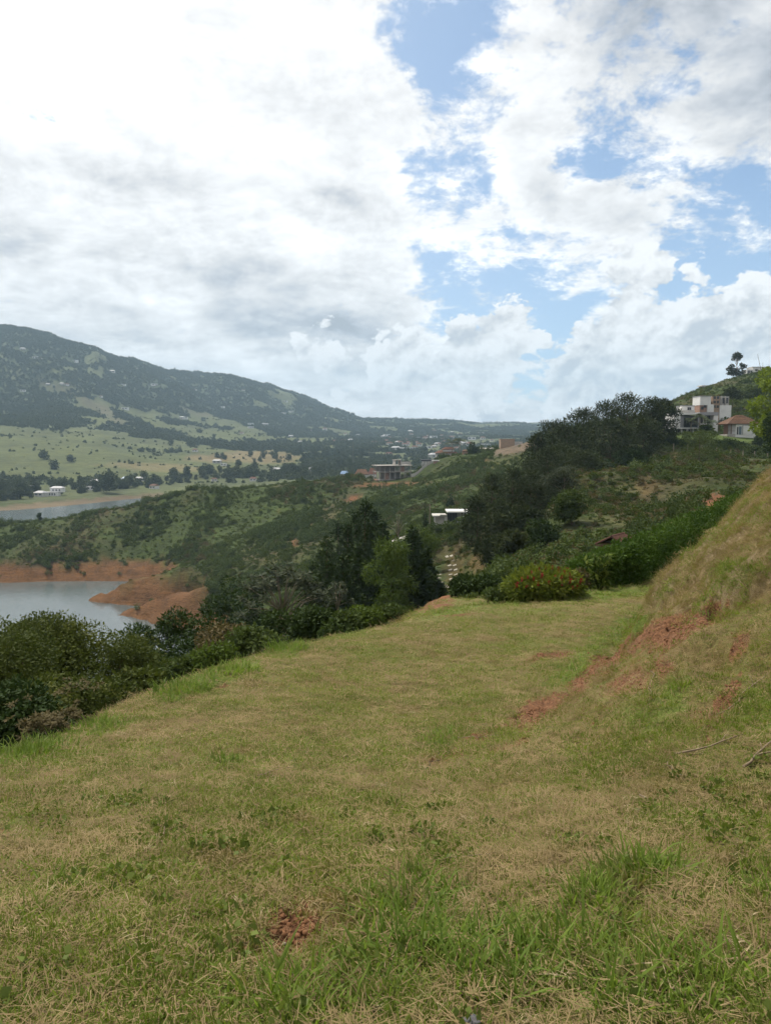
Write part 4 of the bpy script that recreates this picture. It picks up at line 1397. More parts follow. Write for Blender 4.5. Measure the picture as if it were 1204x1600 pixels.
def mid_trees():
    def put(nm, lab, px, D, pt, fn, m, bark=None, rz=0.0, sink=0.0):
        h = top_height(px, D, pt)
        p = spot(px, D)
        p.z -= sink
        mb, me = fn(h + sink)
        root = thing(nm, lab, "tree", p, rz)
        return finish(root, mb, bark or M_BARK, me, m)
    put("umbrella_tree", "grey green umbrella tree with open rosettes of long leaves above the lawn edge", 440, 62, 880, lambda h: umbel_mesh(h, 3.4, 41, 22, .46), G_GREY, M_PALE)
    put("broadleaf_tree", "dark leafy tree behind the left side of the umbrella tree", 395, 74, 925, lambda h: (limbs(lobes_round(3.0, h * .2, h, 9, 42), h, .14, 42), crown_mesh("crown", crown(lobes_round(3.0, h * .2, h, 9, 42), 3600, .36, .2, 42))), G_DARK)
    put("broadleaf_tree", "dark tree on the ravine slope above the red mud spur", 345, 92, 905, lambda h: (limbs(lobes_round(3.4, h * .2, h, 9, 43), h, .15, 43), crown_mesh("crown", crown(lobes_round(3.4, h * .2, h, 9, 43), 3200, .42, .22, 43))), G_DARK)
    cone = lambda R, sd, n=4200: (lambda h: cone_mesh(h, R * 1.12, sd, int(n * 2.2), .46, .16))
    put("conifer_tree", "tallest pointed dark conifer of the stand in the middle ravine", 570, 98, 783, cone(3.6, 44, 6200), G_CYPR)
    put("conifer_tree", "dark conifer left of the tallest pointed one", 543, 92, 818, cone(3.2, 45, 5200), G_CYPR)
    put("conifer_tree", "broad dark conifer on the left shoulder of the ravine stand", 510, 90, 842, cone(3.0, 46, 5000), G_CYPR)
    put("conifer_tree", "short dark conifer at the far left foot of the ravine stand", 487, 96, 880, cone(2.6, 47), G_CYPR)
    put("conifer_tree", "dark conifer right of the tallest pointed one", 598, 94, 815, cone(2.8, 48, 5000), G_CYPR)
    put("conifer_tree", "lower dark conifer in front of the tallest pointed one", 560, 84, 850, cone(2.9, 49, 5000), G_CYPR)
    put("conifer_tree", "dark conifer right of the bamboo clump, beside the slab path", 645, 80, 826, cone(2.3, 50, 5000), G_CYPR)
    put("conifer_tree", "small dark conifer between bamboo clump and slab path", 666, 88, 858, cone(1.7, 51), G_CYPR)
    put("bamboo_clump", "light green bamboo clump left of the dark conifer by the path", 610, 74, 846, lambda h: (limbs(lobes_round(2.7, h * .1, h, 16, 52, 1.0, .40), h, .07, 52), crown_mesh("crown", crown(lobes_round(2.7, h * .1, h, 16, 52, 1.0, .40), 6500, .40, .085, 52, .4, .6))), G_BAMB)
    put("bamboo_clump", "bright bamboo top showing over the path beside the flat roofed pavilion", 655, 118, 822, lambda h: (limbs(lobes_round(3.0, h * .3, h, 9, 53, 1.0, .42), h, .08, 53), crown_mesh("crown", crown(lobes_round(3.0, h * .3, h, 9, 53, 1.0, .42), 3600, .5, .11, 53, .3, .7))), G_BAMB)
    for px, D, pt, R, lab in ((528, 106, 812, 3.4, "dark conifer behind the gap left of the tallest pointed one"), (555, 110, 800, 3.4, "dark conifer just behind the left of the tallest pointed one"), (585, 108, 798, 3.2, "dark conifer just behind the right of the tallest pointed one"),
                              (500, 100, 862, 3.0, "low dark conifer filling the left of the ravine stand"), (535, 78, 872, 2.6, "low dark conifer at the front of the ravine stand")):
        put("conifer_tree", lab, px, D, pt, cone(R, int(px * 3), 4600), G_CYPR)
    for px, D, pt, R, lab in ((684, 165, 815, 2.4, "green bush hiding the left foot of the flat roofed pavilion"), (704, 160, 817, 2.2, "leafy bush below the middle of the flat roofed pavilion"), (732, 150, 808, 2.8, "leafy tree against the right end of the flat roofed pavilion"), (660, 150, 838, 2.2, "rounded bush between concrete drive and pavilion")):
        put("leafy_tree", lab, px, D, pt, lambda h, R=R, px=px: (limbs(lobes_round(R, h * .1, h, 9, px), h, .1, px), crown_mesh("crown", crown(lobes_round(R, h * .1, h, 9, px), 2200, .45, .22, px))), G_MID)
    # right hand wood
    pine = lambda R, sd, nb=26, tf=130, **k: (lambda h: pine_mesh(h, R, sd, nb, tf, **k))
    for px, D, pt, R, lab in ((860, 205, 664, 5.6, "leftmost dark pine on the crest right of the ploughed field"),
                              (905, 200, 645, 6.2, "wide dark pine second from the left on the crest"),
                              (940, 208, 634, 6.2, "dark pine in the middle of the crest row, slightly lower than the highest"),
                              (975, 204, 621, 6.6, "highest dark pine of the crest row"),
                              (1012, 206, 627, 6.2, "dark pine just right of the highest crest pine"),
                              (1032, 208, 628, 4.2, "last dark pine of the crest row, next to the white houses"),
                              (885, 186, 668, 5.6, "dark pine in front of the crest row on its left side"),
                              (950, 184, 660, 6.0, "dark pine in front of the highest crest pine"),
                              (1000, 186, 662, 5.4, "dark pine standing below the crest, left of the houses"),
                              (835, 190, 682, 4.2, "lower pine at the left end of the wood, against the ploughed field")):
        put("pine_tree", lab, px, D, pt, pine(R, 900 + px, 30, 120, lo=.12, L=.75, Wd=.2), G_PINE, None, px * .7, 1.0)
    for px, D, pt, R, lab in ((768, 132, 748, 3.6, "dark pine above the flat roofed pavilion, at the left rim of the wood"),
                              (800, 128, 738, 3.8, "tall dark pine in the middle of the lower wood"),
                              (828, 132, 742, 3.6, "tall dark pine right of the middle of the lower wood"),
                              (745, 122, 782, 3.0, "dark pine right beside the flat roofed pavilion"),
                              (785, 112, 792, 3.2, "lower dark pine in front of the wood above the slab path"),
                              (822, 108, 800, 3.0, "dark bushy pine in the shade above the red flowered shrub"),
                              (800, 92, 838, 2.8, "dark low pine left of the hollow behind the red flowered shrub"),
                              (770, 96, 846, 2.6, "dark low pine in the shade above the round dark bush"), (832, 160, 722, 4.0, "dark pine above the lower wood, under the leftmost crest pine"), (880, 168, 700, 4.6, "dark pine filling the wood below the crest row on the left"),
                              (910, 160, 712, 4.4, "dark pine filling the wood below the middle of the crest row"), (860, 128, 760, 3.2, "dark pine left of the pale feathery tree"),
                              (855, 150, 705, 4.2, "dark pine at the middle height of the wooded slope")):
        put("pine_tree", lab, px, D, pt, pine(R, 900 + px, 26, 130, lo=.10, L=.55, Wd=.13), G_PINE, None, px * .7, .6)
    put("feathery_tree", "pale feathery tree with layered boughs on the wooded slope", 880, 118, 728, lambda h: (limbs(lobes_round(3.6, h * .45, h, 12, 60, .35, .42), h, .12, 60), crown_mesh("crown", crown(lobes_round(3.6, h * .45, h, 12, 60, .35, .42), 4200, .34, .13, 60, .35))), G_GREY, M_PALE)
    put("leafy_tree", "rounded mid green tree below the pale feathery tree", 893, 96, 770, lambda h: (limbs(lobes_round(2.6, h * .15, h, 10, 61), h, .12, 61), crown_mesh("crown", crown(lobes_round(2.6, h * .15, h, 10, 61), 4200, .34, .15, 61))), G_MID)
    put("leafy_tree", "dark rounded tree in the hollow left of the hedge", 845, 86, 815, lambda h: (limbs(lobes_round(2.2, h * .15, h, 9, 62), h, .1, 62), crown_mesh("crown", crown(lobes_round(2.2, h * .15, h, 9, 62), 3200, .34, .16, 62))), G_DARK)
    put("leafy_tree", "dark tree under the crest pines, at the head of the open slope", 930, 172, 722, lambda h: (limbs(lobes_round(3.6, h * .15, h, 9, 63), h, .1, 63), crown_mesh("crown", crown(lobes_round(3.6, h * .15, h, 9, 63), 2600, .6, .3, 63))), G_DARK)
    put("leafy_tree", "dark tree below the pines where the open slope begins", 985, 178, 706, lambda h: (limbs(lobes_round(3.8, h * .15, h, 9, 64), h, .1, 64), crown_mesh("crown", crown(lobes_round(3.8, h * .15, h, 9, 64), 2600, .6, .3, 64))), G_DARK)
    put("casuarina_tree", "thin olive casuarina on the slope under the modern houses", 1088, 168, 678, lambda h: pine_mesh(h, 3.6, 65, 26, 80, .1, .7, .07), G_SCRUB)
    put("leafy_shrub", "large round bush at the right end of the slope under the lawn terrace", 1165, 160, 728, lambda h: (limbs(lobes_round(3.8, h * .1, h, 9, 66), h, .1, 66), crown_mesh("crown", crown(lobes_round(3.8, h * .1, h, 9, 66), 2600, .5, .26, 66))), G_MID)
    put("leafy_shrub", "dark bush on the slope right of the casuarina", 1125, 150, 738, lambda h: (limbs(lobes_round(2.2, h * .1, h, 8, 67), h, .1, 67), crown_mesh("crown", crown(lobes_round(2.2, h * .1, h, 8, 67), 1800, .45, .24, 67))), G_DARK)
    put("lime_tree", "big yellow green tree at the right picture edge beside the houses", 1219, 118, 574, lambda h: (limbs(lobes_round(5.9, h * .28, h, 22, 68, .75, .34), h, .25, 68), crown_mesh("crown", crown(lobes_round(5.9, h * .28, h, 22, 68, .75, .34), 11000, .5, .3, 68, .45))), G_LIME)
    put("leafy_tree", "dark tree trunk side under the big yellow green tree", 1213, 108, 640, lambda h: (limbs(lobes_round(2.3, h * .1, h * .95, 9, 69), h, .12, 69), crown_mesh("crown", crown(lobes_round(2.3, h * .1, h * .95, 9, 69), 2600, .4, .2, 69))), G_DARK)
    put("conifer_tree", "small dark conifer on the clipped lawn in front of the red roofed house", 1180, 216, 664, lambda h: cone_mesh(h, 1.7, 70, 1500, .5, .2), G_CYPR)
    # the hill behind the houses
    put("eucalyptus_tree", "tall thin eucalyptus with tufted top on the hill crest", 1141, 440, 551, lambda h: (lambda lb: (limbs(lb, h, .28, 71, maxn=20), crown_mesh("crown", crown(lb, 3600, .8, .32, 71, rag=.5))))(
        [(x, y, h * z, r, r, h * .045) for x, y, z, r in ((0, 0, .96, 1.0), (.8, .3, .91, 1.1), (-.9, .2, .90, 1.2), (.2, -.4, .86, 1.4), (1.7, 0, .84, 1.0), (-1.6, 0, .82, 1.0), (1.2, .3, .78, .9), (-2.1, 0, .74, .8), (.4, 0, .72, .7),
          (2.6, 0, .52, .9), (3.4, .2, .47, 1.0), (4.4, 0, .44, .9), (3.0, 0, .38, .9), (-2.6, 0, .46, 1.1), (-3.6, .2, .40, 1.1), (-3.0, 0, .33, 1.1), (-4.6, 0, .31, 1.0), (-1.6, 0, .30, 1.0), (.3, 0, .30, .8),
          (-2.4, 0, .20, 1.6), (-3.8, 0, .14, 1.5), (.8, 0, .18, 1.3), (3.8, 0, .22, 1.1), (2.4, 0, .12, 1.5), (-.8, 0, .10, 1.6))]), G_PINE, M_PALE)
    put("pine_tree", "bare stemmed pine behind the brick house on the hillside", 1137, 310, 610, lambda h: pine_mesh(h, 4.0, 72, 16, 110, .5, .9, .25), G_PINE)
    for i, (px, D, pt, R, lab) in enumerate(((1120, 400, 606, 4.5, "bush left of the eucalyptus foot on the hill crest"), (1160, 380, 596, 5.0, "bush under the hilltop house on the grassy hillside"), (1150, 330, 628, 4.5, "bush between the pine and the yellow green tree"),
                                             (1118, 285, 655, 3.2, "bush on the slope right of the modern grey house"), (1195, 420, 578, 4.5, "dark bush at the right end of the hilltop house"),
                                             (1138, 400, 604, 3.8, "dark shrub directly below the eucalyptus foot"), (1110, 360, 622, 3.6, "rounded shrub on the grassy hillside above the brick house"), (1150, 350, 612, 4.0, "dark tree on the hillside below the hilltop house"), (1172, 340, 606, 4.6, "leafy tree on the hillside left of the yellow green tree"),
                                             (1134, 262, 655, 3.0, "shrub in the gap between the modern house and the bungalow"), (1068, 410, 622, 3.2, "low shrub on the bare hill shoulder behind the pines"), (1055, 246, 662, 2.4, "leafy shrub hiding the left foot of the modern house"), (1098, 231, 668, 1.6, "low garden shrub in front of the modern house"))):
        put("leafy_shrub", lab, px, D, pt, lambda h, R=R, i=i: (limbs(lobes_round(R, h * .1, h, 8, 80 + i), h, .1, 80 + i), crown_mesh("crown", crown(lobes_round(R, h * .1, h, 8, 80 + i), 1300, 1.0, .55, 80 + i))), G_MID if i % 2 else G_SCRUB)
    # around the building site and the white house on the far ridge
    put("broadleaf_tree", "round dark tree left of the white walled house on the ridge", 738, 418, 692, lambda h: (limbs(lobes_round(3.6, h * .1, h, 8, 90), h, .2, 90), crown_mesh("crown", crown(lobes_round(3.6, h * .1, h, 8, 90), 1500, .9, .5, 90))), G_DARK)
    put("conifer_tree", "small dark conifer on the grassy slope behind the pavilion", 703, 262, 772, lambda h: cone_mesh(h, 2.0, 91, 1200, .6, .25), G_CYPR)
    put("cypress_tree", "thin dark cypress left of the flat roofed pavilion", 664, 190, 786, lambda h: cone_mesh(h, .9, 92, 1400, .4, .18), G_CYPR)
    put("bare_tree", "pale bare branched tree at the concrete drive", 622, 170, 800, lambda h: umbel_mesh(h, 1.8, 93, 10, .22), G_GREY, M_PALE)
    put("bare_tree", "pale thin tree among the shrubs under the ravine conifers", 527, 66, 905, lambda h: umbel_mesh(h, 1.1, 94, 9, .22), G_GREY, M_PALE)
    put("leafy_tree", "tree with pale trunk near the left lake ridge line", 62, 401, 801, lambda h: (limbs(lobes_round(1.2, h * .3, h, 5, 95), h, .1, 95), crown_mesh("crown", crown(lobes_round(1.2, h * .3, h, 5, 95), 400, .8, .4, 95))), G_DARK)
    for i, (px, D, pt, lab) in enumerate(((705, 452, 684, "left palm beside the red roofed house on the ridge"), (717, 448, 682, "right palm beside the red roofed house on the ridge"),
                                          (1074, 236, 652, "left grey green palm in front of the modern house"), (1087, 232, 644, "tallest grey green palm in front of the modern house"), (1103, 234, 654, "right grey green palm in front of the modern house"))):
        h = top_height(px, D, pt)
        fr = h * (.42 if i < 2 else .52)
        root = thing("palm_tree", lab, "palm", spot(px, D), i * 1.3)
        mb, fr_ = palm_parts(h * .78, fr, 960 + i, 14, 1.3)
        mb.obj("trunk", M_PALE, root, True)
        for f in fr_:
            f.obj("frond", G_PALM, root)


mid_trees()


# ------------------------------------------------------------------ buildings
M_WHITE = plain("white_render", (.60, .59, .57), .12, .6, .85, .2)
M_OFFW = plain("weathered_white_wall", (.40, .385, .355), .2, .5, .9, .2)
M_GREYW = plain("grey_render", (.26, .26, .27), .18, .5, .85, .2)
M_CONC = plain("raw_concrete", (.32, .30, .275), .25, .7, .95, .15)
M_DARKR = plain("dark_roof_sheet", (.030, .030, .034), .3, .6, .6, .3)
M_BRICK = plain("orange_brick", (.29, .185, .14), .25, 1.2, .95, .1)
M_PINKB = plain("pink_brick", (.31, .225, .165), .2, 1.2, .95, .1)
M_TILE = plain("red_clay_tile", (.115, .058, .043), .35, 1.1, .9, .15)
M_TILEB = plain("brown_clay_tile", (.105, .060, .038), .4, .9, .9, .15)
M_GLASS = mat("window_glass", lambda nb: nb.mix(nb.noise(nb.pos(), .4), (.018, .022, .026), (.05, .055, .06)), .12, .5)
M_DOOR = plain("blue_grey_door", (.12, .16, .19), .2, 2, .6, .3)
M_WOOD = plain("brown_timber", (.11, .065, .038), .35, 3, .8, .2)
M_BLUE = plain("blue_sheet_roof", (.10, .19, .33), .2, .5, .5, .4)
M_GREYR = plain("grey_sheet_roof", (.30, .30, .31), .25, .5, .6, .3)
M_STICK = plain("dry_stick", (.20, .155, .105), .35, 14, .95, .1)
M_DSTICK = plain("dark_stick", (.085, .06, .042), .35, 14, .95, .1)
M_STONE = plain("dark_grey_stone", (.085, .082, .085), .4, 9, .9, .25, .4)


def part(root, name, m, *boxes, loc=None):
    mb = MB()
    for b in boxes:
        mb.box(*b)
    return mb.obj(name, m, root, False, loc)


def window(root, x, z, w, h, y, t=.09, fm=None, face='y', mull=1):
    """frame standing proud of the wall face, glass set back inside it; y is the wall face, seen from smaller y"""
    mb = MB()
    f = .07
    bars = [(x - w / 2, x + w / 2, z, z + f), (x - w / 2, x + w / 2, z + h - f, z + h), (x - w / 2, x - w / 2 + f, z + f, z + h - f), (x + w / 2 - f, x + w / 2, z + f, z + h - f)]
    for k in range(mull):
        xm = x - w / 2 + w * (k + 1) / (mull + 1)
        bars.append((xm - f / 2, xm + f / 2, z + f, z + h - f))
    for a, b, c, d in bars:
        if face == 'y':
            mb.box(a, b, y - t, y + .02, c, d)
        else:
            mb.box(y - t, y + .02, a, b, c, d)
    fr = mb.obj("window", fm or M_GREYW, root)
    g = MB()
    if face == 'y':
        g.box(x - w / 2 + f, x + w / 2 - f, y - t * .35, y + .03, z + f, z + h - f)
    else:
        g.box(y - t * .35, y + .03, x - w / 2 + f, x + w / 2 - f, z + f, z + h - f)
    g.obj("pane", M_GLASS, fr)
    return fr


def hip(x0, x1, y0, y1, z0, z1, ridge=.5, over=.4):
    """hipped roof with eaves; ridge is the share of the length kept at the top"""
    x0, x1, y0, y1 = x0 - over, x1 + over, y0 - over, y1 + over
    cx, cy = (x0 + x1) / 2, (y0 + y1) / 2
    r = (x1 - x0) * ridge / 2
    V = [(x0, y0, z0), (x1, y0, z0), (x1, y1, z0), (x0, y1, z0), (cx - r, cy, z1), (cx + r, cy, z1), (x0, y0, z0 - .15), (x1, y0, z0 - .15), (x1, y1, z0 - .15), (x0, y1, z0 - .15)]
    F = [(0, 1, 5, 4), (2, 3, 4, 5), (1, 2, 5), (3, 0, 4), (6, 7, 1, 0), (7, 8, 2, 1), (8, 9, 3, 2), (9, 6, 0, 3), (9, 8, 7, 6)]
    return MB().add(V, F)


def hip_rows(mb_name, root, m, x0, x1, y0, y1, z0, z1, ridge, over, n):
    """courses of tile laid up the front and back of a hipped roof"""
    x0, x1, y0, y1 = x0 - over, x1 + over, y0 - over, y1 + over
    cx, cy = (x0 + x1) / 2, (y0 + y1) / 2
    r = (x1 - x0) * ridge / 2
    mb = MB()
    for k in range(n):
        t0, t1 = k / n, (k + .92) / n
        for ya in (y0, y1):
            q = []
            for t in (t0, t1):
                xa, xb = x0 + (cx - r - x0) * t, x1 + (cx + r - x1) * t
                yy = ya + (cy - ya) * t
                zz = z0 + (z1 - z0) * t
                q.append((xa, xb, yy, zz))
            h0, h1 = .09, .03
            V = [(q[0][0], q[0][2], q[0][3] + h0), (q[0][1], q[0][2], q[0][3] + h0), (q[1][1], q[1][2], q[1][3] + h1), (q[1][0], q[1][2], q[1][3] + h1),
                 (q[0][0], q[0][2], q[0][3]), (q[0][1], q[0][2], q[0][3])]
            mb.add(V, [(0, 1, 2, 3), (4, 5, 1, 0)] if ya == y0 else [(3, 2, 1, 0), (0, 1, 5, 4)])
    o = mb.obj(mb_name, m, root)
    o['kind'] = 'stuff'
    return o


def base_at(px, D, drop=0.0):
    p = spot(px, D)
    p.z -= drop
    return p


def site(px, D, w, d, rot=0):
    """ground level under a footprint: the lowest corner, so no corner floats"""
    p = spot(px, D)
    zs = []
    for sx in (-.5, .5):
        for sy in (0, 1):
            x, y = sx * w, sy * d
            zs.append(hz(p.x + x * math.cos(rot) - y * math.sin(rot), p.y + x * math.sin(rot) + y * math.cos(rot)))
    CLEAR.append((p.x - math.sin(rot) * d / 2, p.y + math.cos(rot) * d / 2, max(w, d) * .62))
    return p, min(zs)


def unfinished_building():
    rot = math.radians(20)
    p, zmin = site(617, 424, 18, 10, rot)
    ztop = us(617, 727)[1] * 424
    z0 = ztop - 9.4
    root = thing("unfinished_building", "unfinished two storey concrete frame building with open bays above a red dirt road", "building", (p.x, p.y, z0), rot)
    H2, H1 = ztop - z0, (ztop - z0) * .52
    part(root, "plinth_wall", M_OFFW, (-9.4, 2, -.3, 10, zmin - z0 - 2, 1.4))
    part(root, "plinth_wall", M_BRICK, (-10.8, -9.4, .2, 6, zmin - z0 - 2, 1.9))
    part(root, "floor_slab", M_CONC, (-9.5, 9.5, -.4, 10, 1.4, 1.7))
    part(root, "floor_slab", M_CONC, (-9.6, 9.5, -.6, 10, H1 + .7, H1 + 1.05))
    part(root, "roof_slab", M_CONC, (-10, 9.8, -.9, 10.4, H2 - .35, H2))
    cm = MB().box(-.17, .17, -.17, .17, 0, 1).mesh("column")
    cm.materials.append(M_CONC)
    for k in range(7):
        for y in (0, 4.6, 9.4):
            for za, zb in ((1.7, H1 + .7), (H1 + 1.05, H2 - .35)):
                c = obj("column", cm, root)
                c.location = (-9 + 3 * k, y, za)
                c.scale = (1, 1, zb - za)
    part(root, "partition_wall", M_OFFW, (-5.8, 5.8, 7.6, 7.8, 1.7, H1 + .7))
    part(root, "partition_wall", M_CONC, (-8.8, 3, 6.6, 6.8, H1 + 1.05, H2 - .35))
    part(root, "partition_wall", M_BRICK, (-5.9, -3.1, 1.4, 1.55, 1.7, H1 + .4))
    part(root, "partition_wall", M_BRICK, (3.2, 5.8, 1.2, 1.35, H1 + 1.05, H2 - .7))
    part(root, "stair_head", M_CONC, (1.2, 1.5, 3, 7, H2, H2 + 2.6), (4.4, 4.7, 3, 7, H2, H2 + 2.6), (.9, 5.2, 2.6, 7.4, H2 + 2.6, H2 + 2.85))
    part(root, "parapet", M_OFFW, (6, 13, 9.5, 9.7, H2 - .4, H2 + 1.6))
    CLEAR.append((p.x + 4, p.y - 8, 13)); CLEAR.append((p.x + 16, p.y - 8, 9)); CLEAR.append((p.x + 22, p.y - 4, 8))
    # retaining wall in front of the terrace
    w = MB()
    a, b = spot(642, 421), spot(677, 425)
    n = 8
    prev = None
    for i in range(n + 1):
        t = i / n
        x, y = a.x + (b.x - a.x) * t, a.y + (b.y - a.y) * t
        z = hz(x, y)
        if prev:
            x_, y_, z_ = prev
            V = [(x_, y_, z_ - .6), (x, y, z - .6), (x, y, z + 1.9 - .6 * t), (x_, y_, z_ + 1.9 - .6 * (t - 1 / n)), (x_, y_ + .3, z_ - .6), (x, y + .3, z - .6), (x, y + .3, z + 1.9 - .6 * t), (x_, y_ + .3, z_ + 1.9 - .6 * (t - 1 / n))]
            w.add(V, [(0, 1, 2, 3), (5, 4, 7, 6), (3, 2, 6, 7), (4, 0, 3, 7), (1, 5, 6, 2)])
        prev = (x, y, z)
    tag(w.obj("retaining_wall", M_OFFW), "long pale retaining wall right of the unfinished concrete building", "wall")


def dark_pavilion():
    p, z = site(671, 427, 9, 6)
    zt = us(671, 718.5)[1] * 427
    h = max(3.0, min(5.0, zt - z))
    root = thing("dark_roofed_pavilion", "low pavilion with flat dark roof and white curtain walls above the concrete frame", "pavilion", (p.x, p.y, zt - h))
    part(root, "roof", M_DARKR, (-5, 5, -.6, 6.4, h - .7, h))
    part(root, "base", M_DARKR, (-4.6, 4.6, -.2, 6, z - zt + h - 1.5, .5))
    part(root, "wall", M_GREYW, (-4.4, 4.4, .6, 5.8, .5, h - .7))
    pm = MB().box(-.1, .1, -.1, .1, .5, h - .7).mesh("post"); pm.materials.append(M_WHITE)
    for k in range(7):
        o = obj("post", pm, root); o.location = (-4.5 + 1.5 * k, -.2, 0)
    cmx = MB().box(-.42, .42, -.03, .03, .55, h - .75).mesh("curtain"); cmx.materials.append(M_WHITE)
    for k in range(6):
        o = obj("curtain", cmx, root); o.location = (-3.75 + 1.5 * k, .25, 0)
    p, z = site(680, 420, 3.4, 2)
    r = thing("kiosk", "tiny white kiosk with flat roof beside the pale retaining wall", "kiosk", (p.x, p.y, z))
    part(r, "wall", M_BRICK, (-1.2, 1.2, 0, 1.8, -.5, 2.0))
    part(r, "roof", M_WHITE, (-2.2, 2.0, -.4, 2.2, 2.0, 2.3))


def ridge_houses():
    # white walled house
    p, z = site(756, 424, 9, 6)
    zt = us(756, 703.5)[1] * 424
    h = max(2.6, zt - z)
    root = thing("white_house", "low white walled house with a slanting gable on the grassy ridge", "house", (p.x, p.y, z))
    part(root, "wall", M_WHITE, (-2.2, 4.6, 0, 6, -1, h * .72))
    mb = MB()
    mb.add([(-2.5, -.3, h * .72), (4.9, -.3, h * .72), (4.9, 6.3, h * .72), (-2.5, 6.3, h * .72), (-2.5, 3, h), (4.9, 3, h)], [(0, 1, 5, 4), (2, 3, 4, 5), (0, 4, 3), (1, 2, 5), (3, 2, 1, 0)])
    mb.obj("roof", M_OFFW, root)
    part(root, "garden_wall", M_OFFW, (-4.6, -2.2, -1.5, -1.2, -1, 1.2))
    window(root, 2.6, .7, 1.4, 1.1, 0)
    p, z = site(727, 424, 5, 4)
    r = thing("brown_shed", "small brown shed left of the low white walled house", "shed", (p.x, p.y, z))
    part(r, "wall", M_BRICK, (-1.8, 1.8, 0, 3, -1, 2.0)); hip(-1.8, 1.8, 0, 3, 2.0, 2.9, .5, .3).obj("roof", M_TILEB, r)
    # red roofed house behind the crest
    p, z = site(698, 452, 14, 8)
    zt = us(698, 698.5)[1] * 452
    zb = zt - 7.2
    root = thing("red_roofed_house", "white house with two tiers of red hipped roof between palms on the ridge", "house", (p.x, p.y, zb))
    part(root, "wall", M_OFFW, (-6.5, 5.5, 0, 7, z - zb - 2, 3.8)); hip(-6.5, 5.5, 0, 7, 3.8, 5.4, .55, .6).obj("roof", M_TILE, root)
    part(root, "upper_wall", M_WHITE, (-2.5, 4, 1.5, 6, 4.4, 5.9)); hip(-2.5, 4, 1.5, 6, 5.9, 7.2, .5, .5).obj("upper_roof", M_TILE, root)
    for x in (-5, -2.4, .4, 3.4):
        window(root, x, 1.6, 1.3, 1.4, 0)
    # brick hall
    p, z = site(792, 436, 9, 6)
    zt = us(792, 686)[1] * 436
    root = thing("brick_hall", "long orange brick hall without windows behind the ploughed field", "hall", (p.x, p.y, z))
    part(root, "wall", M_PINKB, (-4.2, 3.6, 0, 6, -1.5, max(2.5, zt - z)))
    part(root, "roof", M_OFFW, (-4.4, 3.8, -.2, 6.2, max(2.5, zt - z), max(2.5, zt - z) + .2))
    part(root, "annex", M_OFFW, (3.7, 8, .8, 5, -1.5, max(2.5, zt - z) * .75))
    # white house with red roof left of the frame building
    p, z = site(572, 446, 12, 7)
    zt = us(572, 731.5)[1] * 446
    h = max(4.6, zt - z)
    root = thing("white_house", "long white house under a low red roof left of the concrete frame", "house", (p.x, p.y, zt - h))
    part(root, "wall", M_WHITE, (-6.2, 5.6, 0, 7, z - zt + h - 1, h * .6))
    hip(-6.2, 1.0, 0, 7, h * .6, h * .92, .6, .5).obj("roof", M_TILEB, root)
    hip(1.3, 5.6, .5, 6.5, h * .6 + .02, h, .4, .5).obj("roof", M_TILE, root)
    for x in (-4.6, -1.8, 2.2):
        window(root, x, h * .22, 1.4, 1.3, 0)
    p, z = site(538, 470, 5, 4)
    zt = us(538, 736)[1] * 470
    r = thing("blue_roofed_shed", "shed with a bright blue sheet roof at the left end of the houses", "shed", (p.x, p.y, zt - 3.5))
    part(r, "wall", M_OFFW, (-2.2, 2.2, 0, 4, z - zt + 2, 1.9)); hip(-2.2, 2.2, 0, 4, 1.9, 3.5, .7, .3).obj("roof", M_BLUE, r)


def flat_pavilion():
    D = 181
    p, z = site(704, D, 9, 6)
    zt = us(704, 798.5)[1] * D
    h = 4.2
    root = thing("flat_roofed_pavilion", "white flat roofed pavilion with dark posts half hidden among trees by the slab path", "pavilion", (p.x, p.y, zt - h))
    zb = z - zt + h - 1
    part(root, "roof", M_WHITE, (-.9, 4.3, -.8, 5.5, h - .32, h))
    part(root, "roof", M_OFFW, (-4.2, -.9, -.4, 5, h - 1.3, h - 1.02))
    part(root, "roof", M_OFFW, (-2.6, -.95, -.9, -.45, h - .98, h - .75))
    part(root, "wall", M_WHITE, (-1.4, -.8, .2, 4.8, zb, h - 1.35), (1.6, 3.9, 1.2, 4.8, zb, h - .35))
    part(root, "wall", M_OFFW, (-3.6, -1.4, .6, 4.6, zb, h - 1.35))
    pm = MB().box(-.07, .07, -.07, .07, zb, h - .34).mesh("post"); pm.materials.append(M_DARKR)
    for x in (-.5, .25, 1.0, 1.75, 2.5, 3.2):
        o = obj("post", pm, root); o.location = (x, -.5, 0)
    part(root, "glass_wall", M_GLASS, (-.75, 1.55, .9, 1.0, zb, h - .36))
    part(root, "terrace_wall", M_OFFW, (1.2, 3.4, -2.2, -1.9, zb, 1.1))
    # concrete drive
    pts = [hit(612, 849, 120), hit(628, 843, 120), hit(645, 838, 120), hit(662, 832, 120)]
    V, F = [], []
    for i, q in enumerate(pts):
        d = (pts[min(i + 1, 3)] - pts[max(i - 1, 0)]); s = Vector((-d.y, d.x, 0)).normalized() * 1.6
        for sg in (-1, 1):
            a = q + s * sg
            V += [(a.x, a.y, hz(a.x, a.y) + .3), (a.x, a.y, hz(a.x, a.y) - .4)]
        CLEAR.append((q.x, q.y, 3.2))
    for i in range(3):
        k = i * 4
        F += [(k, k + 4, k + 6, k + 2), (k + 1, k + 5, k + 4, k), (k + 2, k + 6, k + 7, k + 3)]
    o = MB().add(V, F).obj("driveway", M_CONC)
    o['kind'] = 'structure'


